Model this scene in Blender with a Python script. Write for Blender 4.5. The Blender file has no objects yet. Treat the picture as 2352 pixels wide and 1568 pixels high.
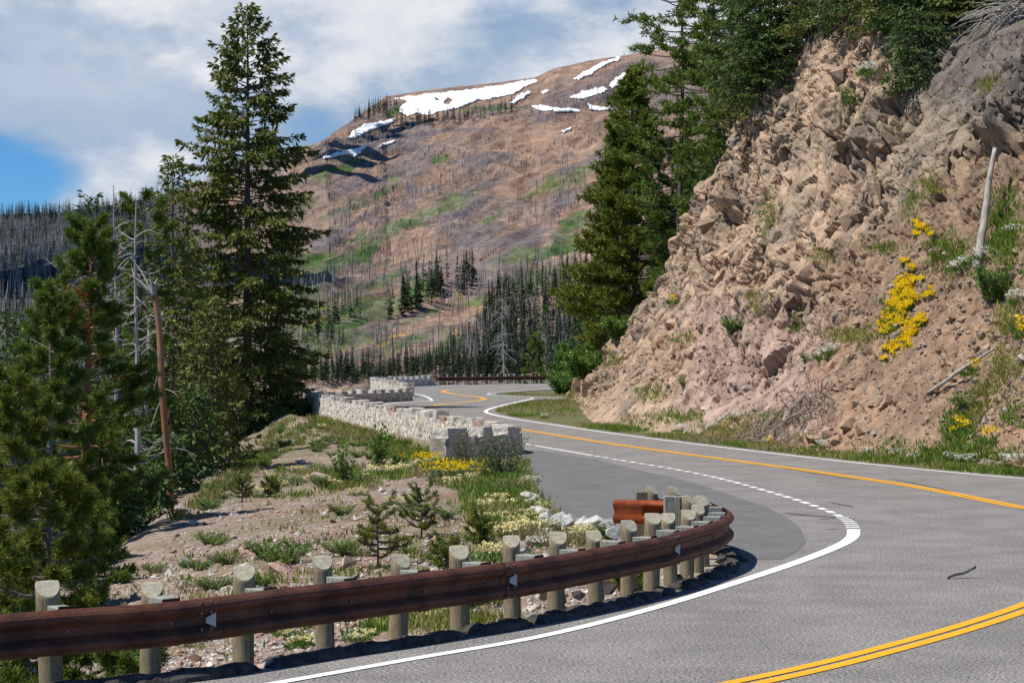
import bpy, math, random
import numpy as np
from mathutils import Vector, Matrix
from mathutils.bvhtree import BVHTree

random.seed(7)
RNG = np.random.default_rng(7)
R = math.radians
SC = bpy.context.scene
COL = SC.collection

# ---------------------------------------------------------------- camera model
F, CX, HY, CZ = 4900.0, 1176.0, 850.0, 2.6      # focal length and horizon of the photograph (2352 px wide)

def zr(Y):
    """height of the road surface"""
    Y = np.asarray(Y, float)
    t = np.clip(Y - 56, 0, None)
    return 0.006 * (np.sqrt(t * t + 16) - 4) * (Y > 56) * 1.0 - 0.006 * np.clip(Y - 250, 0, None)

def gp(x, y):
    """point of the road surface seen at (x, y)"""
    k = (y - HY) / F
    lo, hi = 2.0, 600.0
    for _ in range(60):
        m = .5 * (lo + hi)
        if CZ - k * m > float(zr(m)): lo = m
        else: hi = m
    return np.array([(x - CX) / F * lo, lo, float(zr(lo))])

def at(x, y, Y):
    return np.array([(x - CX) / F * Y, Y, CZ + (HY - y) / F * Y])

def nrm(a):
    a = np.asarray(a, float)
    return a / np.maximum(np.linalg.norm(a, axis=-1, keepdims=True), 1e-9)

# ---------------------------------------------------------------- numpy noise
def _h(ix, iy, iz, s):
    n = (ix.astype(np.int64) * 374761393 + iy.astype(np.int64) * 668265263 + iz.astype(np.int64) * 2147483647 + s * 974634541)
    n = (n ^ (n >> 13)) * 1274126177
    n = n & 0x7fffffffffff
    n = (n ^ (n >> 16)) * 668265263
    n = n & 0x7fffffffffff
    return ((n ^ (n >> 15)) & 0xffff) / 65535.0

def vnoise(P, s=0):
    i = np.floor(P); f = P - i; f = f * f * (3 - 2 * f)
    i = i.astype(np.int64); r = 0
    for dx in (0, 1):
        for dy in (0, 1):
            for dz in (0, 1):
                w = (f[:, 0] if dx else 1 - f[:, 0]) * (f[:, 1] if dy else 1 - f[:, 1]) * (f[:, 2] if dz else 1 - f[:, 2])
                r = r + w * _h(i[:, 0] + dx, i[:, 1] + dy, i[:, 2] + dz, s)
    return r * 2 - 1

def fbm(P, oct=4, s=0):
    r = 0; a = 1; t = 0
    for o in range(oct):
        r = r + a * vnoise(P * 2 ** o + 17.3 * o, s + o); t += a; a *= .5
    return r / t

def facets(P, s=0, tilt=1.0):
    """broken rock: nearest cell of a jittered lattice -> its own offset and tilted plane.
    returns displacement, edge distance, random value of the cell"""
    i0 = np.floor(P).astype(np.int64)
    n = len(P)
    b1 = np.full(n, 9.0); b2 = np.full(n, 9.0)
    cid = np.zeros((n, 3), np.int64); cp = np.zeros((n, 3))
    for dx in (-1, 0, 1):
        for dy in (-1, 0, 1):
            for dz in (-1, 0, 1):
                c = i0 + np.array([dx, dy, dz])
                q = c + np.stack([_h(c[:, 0], c[:, 1], c[:, 2], s + k) for k in (1, 2, 3)], 1) * .9
                d = np.linalg.norm(P - q, axis=1)
                m = d < b1
                b2 = np.where(m, b1, np.minimum(b2, d))
                b1 = np.where(m, d, b1)
                cid[m] = c[m]; cp[m] = q[m]
    off = _h(cid[:, 0], cid[:, 1], cid[:, 2], s + 11)
    T = np.stack([_h(cid[:, 0], cid[:, 1], cid[:, 2], s + 20 + k) for k in (1, 2, 3)], 1) * 2 - 1
    return (off - .5) + tilt * np.sum((P - cp) * T, 1), b2 - b1, off

_TB = np.random.default_rng(5)
_TA = nrm(_TB.normal(size=(4096, 3, 3))); _TR = _TB.uniform(.20, .52, (4096, 3)); _TO = _TB.uniform(0, 1, 4096); _TT = _TB.uniform(-1, 1, (4096, 3))
def blockfield(P, s=0, k=2.2, tilt=.35):
    """jumble of flat-faced angular blocks: highest of the neighbouring randomly turned boxes; returns height 0..1, id value, second height"""
    i0 = np.floor(P).astype(np.int64); n = len(P)
    best = np.full(n, -9.0); sec = np.full(n, -9.0); bid = np.zeros(n, np.int64)
    for dx in (-1, 0, 1):
        for dy in (-1, 0, 1):
            for dz in (-1, 0, 1):
                c = i0 + np.array([dx, dy, dz])
                ix = (_h(c[:, 0], c[:, 1], c[:, 2], s) * 65535).astype(np.int64)
                t = (ix * 7 + 13) % 4096
                d = P - c - (.1 + .8 * np.stack([(ix % 97) / 97., (ix % 89) / 89., (ix % 83) / 83.], 1))
                q = np.abs(np.einsum('nij,nj->ni', _TA[t], d)) - _TR[t]
                m = q.max(1)
                h = _TO[t] * 1.3 + tilt * np.sum(_TT[t] * d, 1) - k * np.maximum(m, 0)
                up = h > best
                sec = np.where(up, best, np.maximum(sec, h)); bid = np.where(up, t, bid); best = np.where(up, h, best)
    return best, _TO[(bid * 31 + 7) % 4096], best - sec

# ---------------------------------------------------------------- objects
def link(o, parent=None):
    COL.objects.link(o)
    if parent is not None: o.parent = parent
    return o

def mesh_obj(name, V, Fc, mat, parent=None, smooth=False, col=None):
    """V (n,3) array, Fc (m,k) int array or list of index lists"""
    me = bpy.data.meshes.new(name)
    V = np.asarray(V, float)
    if isinstance(Fc, np.ndarray):
        m, k = Fc.shape
        me.vertices.add(len(V)); me.vertices.foreach_set('co', V.ravel())
        me.loops.add(m * k); me.loops.foreach_set('vertex_index', Fc.ravel().astype(np.int32))
        me.polygons.add(m)
        me.polygons.foreach_set('loop_start', np.arange(0, m * k, k, dtype=np.int32))
        me.polygons.foreach_set('loop_total', np.full(m, k, np.int32))
        me.update(calc_edges=True)
    else:
        me.from_pydata([tuple(v) for v in V], [], [tuple(f) for f in Fc])
    me.polygons.foreach_set('use_smooth', np.full(len(me.polygons), bool(smooth)))
    if col is not None:
        ca = me.color_attributes.new('Col', 'FLOAT_COLOR', 'POINT')
        c4 = np.ones((len(V), 4)); c4[:, :3] = col
        ca.data.foreach_set('color', c4.ravel())
    me.materials.append(mat)
    o = bpy.data.objects.new(name, me)
    return link(o, parent)

def tag(o, label=None, cat=None, group=None, kind=None):
    if label: o['label'] = label
    if cat: o['category'] = cat
    if group: o['group'] = group
    if kind: o['kind'] = kind
    return o

def thing(name, loc, label, cat, group=None, rz=0.0):
    o = bpy.data.objects.new(name, None); link(o)
    o.empty_display_size = .1
    o.location = tuple(loc); o.rotation_euler = (0, 0, rz)
    return tag(o, label, cat, group)

def struct(name, V, Fc, mat, smooth=False, col=None, kind='structure'):
    o = mesh_obj(name, V, Fc, mat, None, smooth, col); o['kind'] = kind
    return o

def dup(root, loc, rz=0.0, scale=1.0, label=None, group=None):
    r = root.copy(); link(r)
    r.location = tuple(loc); r.rotation_euler = (0, 0, rz)
    r.scale = (scale,) * 3 if not hasattr(scale, '__len__') else tuple(scale)
    if label: r['label'] = label
    if group: r['group'] = group
    for ch in list(root.children):
        c = ch.copy(); link(c, r)
        for g in list(ch.children):
            d = g.copy(); link(d, c)
    return r

def grid_faces(nu, nv, closed_u=False):
    a = np.arange(nu * nv).reshape(nu, nv)
    if closed_u: a = np.vstack([a, a[:1]])
    return np.stack([a[:-1, :-1], a[1:, :-1], a[1:, 1:], a[:-1, 1:]], -1).reshape(-1, 4)

class MB:
    """collects tubes, boxes and cards into one mesh"""
    def __init__(s): s.V = []; s.F = []; s.n = 0
    def add(s, V, Fc):
        V = np.asarray(V, float); s.V.append(V)
        s.F += [tuple(int(i) + s.n for i in f) for f in Fc]; s.n += len(V)
    def tube(s, P, r, k=6, cap=True, ph=0.0):
        P = np.asarray(P, float); n = len(P)
        r = np.broadcast_to(np.asarray(r, float), (n,))
        T = nrm(np.gradient(P, axis=0))
        ref = np.array([0., 0, 1]) if abs(T[:, 2]).mean() < .8 else np.array([1., 0, 0])
        A = nrm(np.cross(T, ref)); B = np.cross(T, A)
        an = np.arange(k) * 2 * math.pi / k + ph
        V = P[:, None] + r[:, None, None] * (np.cos(an)[None, :, None] * A[:, None] + np.sin(an)[None, :, None] * B[:, None])
        V = V.reshape(-1, 3); f = []
        for i in range(n - 1):
            for j in range(k):
                j2 = (j + 1) % k
                f.append((i * k + j, i * k + j2, (i + 1) * k + j2, (i + 1) * k + j))
        if cap:
            f.append(tuple(range(k))[::-1]); f.append(tuple((n - 1) * k + j for j in range(k)))
        s.add(V, f)
    def box(s, c, size, M=None):
        v = np.array([[x, y, z] for x in (-.5, .5) for y in (-.5, .5) for z in (-.5, .5)]) * np.array(size)
        if M is not None: v = v @ np.asarray(M).T
        s.add(v + np.array(c), [(0, 1, 3, 2), (4, 6, 7, 5), (0, 4, 5, 1), (2, 3, 7, 6), (0, 2, 6, 4), (1, 5, 7, 3)])
    def build(s, name, mat, parent=None, smooth=False, col=None):
        return mesh_obj(name, np.concatenate(s.V), s.F, mat, parent, smooth, col)

class Cards:
    """leaf-sized diamond faces"""
    def __init__(s): s.V = []
    def add(s, P, D, L, W, N=None):
        P = np.atleast_2d(P).astype(float); n = len(P)
        D = nrm(np.broadcast_to(D, (n, 3)))
        L = np.broadcast_to(L, (n,))[:, None]; W = np.broadcast_to(W, (n,))[:, None]
        if N is None: N = RNG.normal(size=(n, 3))
        S = nrm(np.cross(D, N))
        U = np.cross(S, D) * (L * .06)
        s.V.append(np.stack([P, P + D * L * .45 + S * W * .5 + U, P + D * L, P + D * L * .45 - S * W * .5 + U], 1).reshape(-1, 3))
    def arr(s):
        return np.concatenate(s.V)
    def build(s, name, mat, parent=None, col=None):
        V = s.arr(); return mesh_obj(name, V, np.arange(len(V)).reshape(-1, 4), mat, parent, col=col)

def catmull(P, step=.5):
    P = np.asarray(P, float)
    Q = np.vstack([2 * P[0] - P[1], P, 2 * P[-1] - P[-2]]); out = []
    for i in range(1, len(Q) - 2):
        p0, p1, p2, p3 = Q[i - 1:i + 3]
        n = max(2, int(np.linalg.norm(p2 - p1) / step))
        for t in np.arange(n) / n:
            out.append(.5 * (2 * p1 + (p2 - p0) * t + (2 * p0 - 5 * p1 + 4 * p2 - p3) * t * t + (3 * p1 - p0 - 3 * p2 + p3) * t ** 3))
    out.append(P[-1]); return np.array(out)

def arclen(P):
    return np.concatenate([[0], np.cumsum(np.linalg.norm(np.diff(P, axis=0), axis=1))])

def resample(P, step):
    s = arclen(P); n = max(2, int(s[-1] / step) + 1); t = np.linspace(0, s[-1], n)
    return np.stack([np.interp(t, s, P[:, k]) for k in range(P.shape[1])], 1)

def inpoly(x, y, poly):
    x = np.asarray(x, float); y = np.asarray(y, float); r = np.zeros(x.shape, bool)
    p = np.asarray(poly, float)
    for (x1, y1), (x2, y2) in zip(p, np.roll(p, -1, 0)):
        c = ((y1 > y) != (y2 > y)) & (x < (x2 - x1) * (y - y1) / (y2 - y1 + 1e-12) + x1)
        r ^= c
    return r

# ---------------------------------------------------------------- materials
def M(name, c1, c2=None, scale=4.0, lo=.35, hi=.65, rough=.85, bump=0.0, bscale=30.0, attr=False, spec=.25,
      trans=0.0, island=False, detail=6.0, stretch=None, c3=None, fine=0.0, fscale=60.0, bdist=.02):
    m = bpy.data.materials.new(name); m.use_nodes = True
    nt = m.node_tree; N = nt.nodes; L = nt.links
    bs = N['Principled BSDF']; out = N['Material Output']
    bs.inputs['Roughness'].default_value = rough
    bs.inputs['Specular IOR Level'].default_value = spec
    tc = N.new('ShaderNodeTexCoord'); vec = tc.outputs['Object']
    if stretch:
        mp = N.new('ShaderNodeMapping'); mp.inputs['Scale'].default_value = stretch
        L.new(vec, mp.inputs['Vector']); vec = mp.outputs['Vector']
    def noise(sc, det=detail, ro=.6):
        n = N.new('ShaderNodeTexNoise'); n.inputs['Scale'].default_value = sc
        n.inputs['Detail'].default_value = det; n.inputs['Roughness'].default_value = ro
        L.new(vec, n.inputs['Vector']); return n.outputs['Fac']
    def mix(fac, a, b, mode='MIX'):
        x = N.new('ShaderNodeMix'); x.data_type = 'RGBA'; x.blend_type = mode
        for sock, v in ((x.inputs[0], fac), (x.inputs[6], a), (x.inputs[7], b)):
            if hasattr(v, 'is_linked'): L.new(v, sock)
            else: sock.default_value = v if not hasattr(v, '__len__') else (*v[:3], 1)
        return x.outputs[2]
    if attr:
        a = N.new('ShaderNodeAttribute'); a.attribute_name = 'Col'; base = a.outputs['Color']
    else:
        base = None
    if c2 is not None:
        if island:
            g = N.new('ShaderNodeNewGeometry'); fac = g.outputs['Random Per Island']
        else:
            rp = N.new('ShaderNodeMapRange'); rp.inputs[1].default_value = lo; rp.inputs[2].default_value = hi
            L.new(noise(scale), rp.inputs[0]); fac = rp.outputs[0]
        col = mix(fac, c1, c2)
        if c3 is not None:
            rp = N.new('ShaderNodeMapRange'); rp.inputs[1].default_value = .52; rp.inputs[2].default_value = .7
            L.new(noise(scale * .37, 4), rp.inputs[0]); col = mix(rp.outputs[0], col, c3)
        if base is not None: col = mix(1.0, base, col, 'MULTIPLY')
    else:
        col = base if base is not None else mix(0.0, c1, c1)
    if fine:
        rp = N.new('ShaderNodeMapRange'); rp.inputs[1].default_value = .38; rp.inputs[2].default_value = .62
        rp.inputs[3].default_value = 1 - fine; rp.inputs[4].default_value = 1 + fine
        L.new(noise(fscale, 3, .7), rp.inputs[0])
        cc = N.new('ShaderNodeCombineColor')
        for i in range(3): L.new(rp.outputs[0], cc.inputs[i])
        col = mix(1.0, col, cc.outputs[0], 'MULTIPLY')
    L.new(col, bs.inputs['Base Color'])
    if bump:
        b = N.new('ShaderNodeBump'); b.inputs['Strength'].default_value = bump; b.inputs['Distance'].default_value = bdist
        L.new(noise(bscale, 6, .65), b.inputs['Height']); L.new(b.outputs[0], bs.inputs['Normal'])
    if trans:
        t = N.new('ShaderNodeBsdfTranslucent'); L.new(col, t.inputs['Color'])
        ms = N.new('ShaderNodeMixShader'); ms.inputs[0].default_value = trans
        L.new(bs.outputs[0], ms.inputs[1]); L.new(t.outputs[0], ms.inputs[2]); L.new(ms.outputs[0], out.inputs['Surface'])
    return m

MT = {}
MT['asphalt'] = M('asphalt', (.06, .056, .053), (.35, .33, .312), scale=34, lo=.36, hi=.64, rough=.92, bump=.5, bscale=45, spec=.15, fine=.13, fscale=.7, detail=3, bdist=.01)
MT['asphalt_new'] = M('asphalt_new', (.085, .085, .085), (.20, .198, .195), scale=38, lo=.38, hi=.62, rough=.92, bump=.4, bscale=50, spec=.15, fine=.10, fscale=.9, bdist=.01)
MT['kerb_asphalt'] = M('kerb_asphalt', (.035, .032, .03), (.11, .10, .092), scale=9, rough=.95, bump=.9, bscale=25, bdist=.03, spec=.1)
MT['white_paint'] = M('white_paint', (.50, .49, .47), (.80, .80, .78), scale=16, lo=.28, hi=.45, rough=.7, bump=.25, bscale=45, bdist=.005, fine=.10, fscale=40)
MT['yellow_paint'] = M('yellow_paint', (.48, .25, .03), (.80, .37, .015), scale=16, lo=.28, hi=.45, rough=.7, bump=.25, bscale=45, bdist=.005, fine=.10, fscale=40)
MT['tar'] = M('tar', (.03, .03, .03), (.07, .066, .063), scale=14, rough=.8)
MT['soil'] = M('soil', (1, 1, 1), (.62, .62, .62), attr=True, scale=5, rough=.95, bump=.8, bscale=14, spec=.1, fine=.35, fscale=16, bdist=.05)
MT['cliff'] = M('cliff', (1.12, 1.11, 1.1), (.74, .74, .75), attr=True, scale=1.1, lo=.4, hi=.6, rough=.93, bump=.35, bscale=14, spec=.08, fine=.14, fscale=12, bdist=.03)
MT['mountain'] = M('mountain', (1.1, 1.08, 1.05), (.66, .66, .68), attr=True, scale=.05, rough=.95, bump=.8, bscale=.09, spec=.05, fine=.22, fscale=.3, bdist=5.0)
MT['snow'] = M('snow', (.78, .79, .80), (.86, .86, .86), scale=.02, rough=.7, bump=.2, bscale=.05, bdist=2, spec=.2)
MT['stone'] = M('stone', (1.05, 1.05, 1.05), (.78, .77, .75), attr=True, scale=5, rough=.9, bump=.7, bscale=16, spec=.15, bdist=.03, fine=.14, fscale=30)
MT['rock'] = M('rock', (1.1, 1.1, 1.1), (.7, .7, .7), attr=True, scale=6, rough=.92, bump=.7, bscale=14, spec=.12, bdist=.03, fine=.15, fscale=30)
MT['rust'] = M('rust', (.115, .040, .022), (.045, .021, .014), scale=3.0, lo=.4, hi=.62, rough=.6, spec=.2, bump=.22, bscale=60, bdist=.004, c3=(.115, .05, .03), fine=.3, fscale=50)
MT['rust_bright'] = M('rust_bright', (.30, .065, .012), (.15, .03, .010), scale=6, lo=.4, hi=.65, rough=.75, spec=.25, bump=.25, bscale=50, bdist=.004)
MT['post_wood'] = M('post_wood', (.27, .215, .135), (.15, .125, .085), scale=5, rough=.85, bump=.5, bscale=10, stretch=(3, 3, .35), c3=(.25, .24, .17), fine=.22, fscale=24, bdist=.02, spec=.15)
MT['post_top'] = M('post_top', (.39, .36, .27), (.28, .255, .19), scale=12, rough=.85, bump=.3, bscale=30, fine=.15, fscale=40, bdist=.01, spec=.15)
MT['grey_wood'] = M('grey_wood', (.33, .34, .29), (.22, .225, .19), scale=6, rough=.9, bump=.5, bscale=14, stretch=(3, 3, .4), fine=.2, fscale=25, bdist=.02, spec=.12)
MT['reflector'] = M('reflector', (.28, .28, .28), (.38, .38, .38), rough=.45, spec=.4)
MT['bolt'] = M('bolt', (.06, .035, .028), (.14, .10, .085), rough=.4, spec=.5, scale=30)
MT['bark'] = M('bark', (.085, .066, .052), (.19, .155, .13), scale=7, rough=.95, bump=.9, bscale=14, stretch=(2, 2, .5), bdist=.03, spec=.1)
MT['bark_grey'] = M('bark_grey', (.13, .11, .095), (.27, .24, .21), scale=7, rough=.95, bump=.9, bscale=14, stretch=(2, 2, .5), bdist=.03, spec=.1)
MT['bark_red'] = M('bark_red', (.36, .15, .065), (.24, .125, .07), scale=3, rough=.9, bump=.7, bscale=10, stretch=(2, 2, .4), c3=(.30, .22, .16), bdist=.02, spec=.1)
MT['dead_wood'] = M('dead_wood', (.46, .43, .39), (.27, .25, .225), scale=4, rough=.9, bump=.5, bscale=12, stretch=(2, 2, .4), bdist=.02, spec=.1)
MT['dead_dark'] = M('dead_dark', (.075, .066, .060), (.15, .135, .125), scale=3, rough=.95, spec=.05)
MT['brush'] = M('brush', (.34, .28, .235), (.17, .125, .10), scale=3, rough=.95, spec=.05)
MT['spruce_leaf'] = M('spruce_leaf', (.068, .108, .028), (.225, .235, .05), rough=.6, spec=.2, trans=.22, island=True)
MT['fir_leaf'] = M('fir_leaf', (.042, .09, .028), (.125, .19, .046), rough=.6, spec=.2, trans=.22, island=True)
MT['pine_leaf'] = M('pine_leaf', (.078, .14, .02), (.20, .26, .045), rough=.55, spec=.22, trans=.25, island=True)
MT['pine_leaf_warm'] = M('pine_leaf_warm', (.09, .13, .017), (.225, .25, .036), rough=.55, spec=.22, trans=.25, island=True)
MT['bush_leaf'] = M('bush_leaf', (.065, .15, .022), (.18, .29, .055), rough=.55, spec=.25, trans=.3, island=True)
MT['sage_leaf'] = M('sage_leaf', (.10, .135, .065), (.19, .225, .12), rough=.6, spec=.2, trans=.25, island=True)
MT['grass'] = M('grass', (.18, .215, .04), (.38, .36, .12), rough=.7, spec=.15, trans=.3, island=True)
MT['grass_green'] = M('grass_green', (.10, .18, .025), (.24, .32, .06), rough=.7, spec=.15, trans=.3, island=True)
MT['grass_dry'] = M('grass_dry', (.27, .24, .11), (.42, .37, .19), rough=.8, spec=.1, trans=.3, island=True)
MT['petal_yellow'] = M('petal_yellow', (.84, .58, .006), (.90, .70, .03), rough=.6, spec=.1, trans=.25, island=True)
MT['petal_cream'] = M('petal_cream', (.72, .64, .27), (.82, .77, .46), rough=.7, spec=.1, trans=.2, island=True)
MT['petal_white'] = M('petal_white', (.70, .70, .62), (.82, .82, .76), rough=.7, spec=.1, trans=.2, island=True)
MT['petal_pink'] = M('petal_pink', (.55, .40, .55), (.68, .55, .66), rough=.7, spec=.1, trans=.2, island=True)
MT['far_leaf'] = M('far_leaf', (.020, .036, .022), (.042, .062, .034), rough=.9, spec=.05, island=True)
MT['far_snag'] = M('far_snag', (.34, .32, .31), (.15, .14, .135), rough=.95, spec=.03, island=True)
MT['needles_red'] = M('needles_red', (.20, .06, .02), (.30, .11, .04), rough=.8, spec=.05, island=True)
MT['cloud'] = M('cloud', (.85, .85, .85), (.8, .8, .8), scale=.01, rough=1, spec=0)
# ---------------------------------------------------------------- guardrail course (in plan)
def atz(x, y, z):
    Y = (CZ - z) * F / (y - HY); return np.array([(x - CX) / F * Y, Y])
RAIL_TOP = .66
rail_px = [(0, 1412), (200, 1396), (440, 1378), (690, 1348), (900, 1324), (1155, 1293), (1300, 1272), (1420, 1252), (1545, 1228), (1620, 1208), (1665, 1193)]
rail_plan = np.array([(-12.5, 10.0), (-8.3, 13.2)] + [tuple(atz(x, y, RAIL_TOP)) for x, y in rail_px]
                     + [(3.02, 29.3), (3.0, 30.6), (2.82, 31.7), (2.45, 32.4)])
RAIL = resample(catmull(rail_plan, .1), .05)
RAIL_S = arclen(RAIL)

# ---------------------------------------------------------------- edges of the asphalt as functions of distance
XL_pts = [(3, -21), (10, -12.5), (13.2, -8.3), (16.9, -4.06)]
k0 = [p for p in RAIL if 17 < p[1] < 30.5]
XL_pts += [(p[1], p[0]) for p in k0[::12]]
XL_pts += [(31.7, 2.85), (32.6, 2.5), (34.2, 1.9), (37, .95), (42.5, .5), (61, .3), (66, .1), (75, -1.6), (100, -6.4), (130, -12.2), (147, -6.9), (162, -7.7), (205, -13.2), (225, -8.6), (236, -2), (245, 5), (252, 12), (262, 22)]
XR_pts = [(3, 42), (30, 42), (36, 21), (40, 17.4), (46, 15.0), (51.2, 12.85), (55.9, 11.2), (66, 8.45), (76.2, 6.0), (83.8, 4.25), (92, 2.6), (104, .45), (113, -.7), (117, -.9), (122.8, -.75), (132.6, .2), (145, 1.8), (152, 4.2), (159, 4.6), (164, 1), (170.4, -1.3), (177, -1), (189, 1.4), (201, 4.8), (215, 10), (240, 22), (262, 36)]
XLa = np.array(sorted(XL_pts)); XRa = np.array(sorted(XR_pts))
def XL(Y): return np.interp(Y, XLa[:, 0], XLa[:, 1])
def XR(Y): return np.interp(Y, XRa[:, 0], XRa[:, 1])

rows = np.unique(np.round(np.concatenate([np.arange(3, 60, .35), np.arange(60, 262, .8), XLa[:, 0], XRa[:, 0]]), 2))
rows = rows[np.concatenate([[True], np.diff(rows) > .03])]
rows = rows[rows <= 261]
cols = np.linspace(0, 1, 48)
Xg = XL(rows)[:, None] * (1 - cols) + XR(rows)[:, None] * cols
Yg = np.repeat(rows[:, None], 48, 1)
V = np.stack([Xg, Yg, zr(Yg)], -1).reshape(-1, 3)
struct('road', V, grid_faces(len(rows), 48), MT['asphalt'], True)

def strip(name, P, w, mat, dz, s0=None, s1=None, dash=None, step=.3):
    """painted line of width w along a plan course"""
    Q = resample(catmull(np.asarray(P)[:, :2], step), step)
    s = arclen(Q)
    T = nrm(np.gradient(Q, axis=0)); Nn = np.stack([-T[:, 1], T[:, 0]], 1)
    w = np.interp(s, np.linspace(0, s[-1], len(np.atleast_1d(w))), np.atleast_1d(w))[:, None]
    A = Q + Nn * w / 2; B = Q - Nn * w / 2
    V = np.stack([np.column_stack([A, zr(A[:, 1]) + dz]), np.column_stack([B, zr(B[:, 1]) + dz])], 1).reshape(-1, 3)
    f = grid_faces(len(Q), 2)
    f = f[:, ::-1]
    return struct(name, V, f.copy(), mat)

def pxline(pts): return np.array([gp(x, y)[:2] for x, y in pts])
# white line round the inside of the bend
near_white = pxline([(640, 1568), (950, 1513), (1250, 1460), (1500, 1397), (1700, 1335), (1840, 1288), (1925, 1254), (1957, 1234), (1961, 1218)])
near_white = np.vstack([[near_white[0] * 2 - near_white[2]], near_white])
strip('edge_line', near_white, [.13, .13, .14, .17, .20, .21], MT['white_paint'], .008)
inner = pxline([(1961, 1218), (1955, 1204), (1937, 1190), (1890, 1169), (1800, 1139), (1650, 1098), (1529, 1074), (1395.6, 1051.8), (1209, 1019.7)])
# stretch of the line broken by the rumble cuts
Q = resample(catmull(inner, .1), .05); s = arclen(Q)
pos = .05
while pos < 30:
    ln = .30 if pos < 3 else .62; gap = .16 if pos < 3 else .3
    seg = Q[(s >= pos) & (s <= pos + ln)]
    if len(seg) > 3: strip('rumble_edge_line', seg[::2], .22 if pos < 3 else .14, MT['white_paint'], .008, step=.1)
    pos += ln + gap
strip('edge_line', np.vstack([Q[s >= 30][::10], [(-2.4, 88.0), (-6.6, 114.0), (-8.2, 128), (-7.4, 139)], pxline([(984, 920.9), (991, 918), (978, 910.2), (958, 905.5)]), [(-9.5, 182), (-11.2, 200), (-10.3, 213)], pxline([(954, 887.5), (1100, 884.5), (1275, 881.7)])]), [.13, .16, .2, .24, .24], MT['white_paint'], .008)
# outer white line below the cliff
outer = np.vstack([[(24, 33), (17.5, 40.0), (14.6, 45.5)], pxline([(2352, 1099), (2117, 1078), (1766, 1040), (1529, 1011), (1395.6, 993.6), (1290, 978), (1170, 960), (1122, 949), (1116, 944.7), (1125, 938.7), (1158, 930), (1200, 920.7), (1226, 914.9)])])
strip('edge_line', outer, [.14, .14, .15, .18, .24, .26], MT['white_paint'], .008)
strip('edge_line', pxline([(1226, 914.5), (1212, 912), (1160, 908.8), (1122, 905.7), (1134, 902.6), (1200, 897.3), (1278, 892.8)]), [.12, .2, .24], MT['white_paint'], .012)
# double yellow centre line
yel = np.vstack([[(-6, 9.5), (-1.5, 14.0)], pxline([(1700, 1572), (1900, 1526), (2100, 1474), (2352, 1396)]), [(8.2, 28.6), (10.0, 33.6), (10.35, 37.5)], pxline([(2352, 1166), (2117, 1120), (1954, 1095), (1779, 1070), (1529, 1036.6), (1395.6, 1017.6), (1209, 988)]),
      [(-1.9, 97), (-4.6, 112), (-6.1, 123)], pxline([(984, 933.6), (1017, 928), (1065, 923.7), (1108, 918), (1113, 915.8), (1095, 911), (1050, 905.7), (1021, 900.6), (1019, 897.6), (1036, 894.6), (1110, 891.3), (1275, 886.8)])])
Qy = resample(catmull(yel, .3), .3)
Ty = nrm(np.gradient(Qy, axis=0)); Ny = np.stack([-Ty[:, 1], Ty[:, 0]], 1)
for sgn in (-1, 1):
    strip('center_line', (Qy + Ny * sgn * .098)[::6], [.135, .135, .135, .15, .17, .2], MT['yellow_paint'], .008)
# newer, greyer surfacing of the pullout
pin = [(1209, 1027), (1395, 1060), (1480, 1080), (1580, 1101), (1700, 1137), (1790, 1168), (1840, 1196), (1862, 1226), (1850, 1256), (1800, 1285), (1740, 1304)]
pp = pxline(pin)
c = catmull(pp, .25); c = c[(c[:, 1] > 28.2)]
rows2 = np.arange(29.3, 68.0, .3)
cs = c[np.argsort(c[:, 1])]
xr = np.interp(rows2, cs[:, 1], cs[:, 0]); xl = XL(rows2) + .02
for i, y in enumerate(rows2):
    if y < 33.2: xl[i] = max(xl[i], 3.18)
Xp = xl[:, None] * (1 - cols[::3]) + xr[:, None] * cols[::3]
Yp = np.repeat(rows2[:, None], Xp.shape[1], 1)
struct('pullout_pavement', np.stack([Xp, Yp, zr(Yp) + .004], -1).reshape(-1, 3), grid_faces(len(rows2), Xp.shape[1])[:, ::1], MT['asphalt_new'], True)

# tar streaks and tyre marks on the road
def streak(px, w, name='tar_mark'):
    P = pxline(px); Q = resample(catmull(P, .1), .12)
    T = nrm(np.gradient(Q, axis=0)); Nn = np.stack([-T[:, 1], T[:, 0]], 1)
    n = len(Q); e = np.sin(np.linspace(.05, math.pi - .05, n)) ** .5
    ww = w * e * (1 + .5 * fbm(np.column_stack([Q * 5, Q[:, :1] * 0]), 2, 5))
    A = Q + Nn * ww[:, None] / 2; B = Q - Nn * ww[:, None] / 2
    V = np.stack([np.column_stack([A, zr(A[:, 1]) + .006]), np.column_stack([B, zr(B[:, 1]) + .006])], 1).reshape(-1, 3)
    struct(name, V, grid_faces(n, 2)[:, ::-1].copy(), MT['tar'])
streak([(1800, 1178), (1860, 1184), (1930, 1188), (1962, 1192)], .13)
streak([(1880, 1192), (1920, 1190), (1950, 1191)], .10)
streak([(1895, 1216), (1925, 1214), (1945, 1215)], .05)
streak([(2040, 1098), (2150, 1120), (2240, 1145), (2352, 1170)], .05)
streak([(1780, 1072), (1880, 1088), (1990, 1106)], .04)
streak([(1905, 1153), (1940, 1160), (1962, 1165)], .06)

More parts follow.
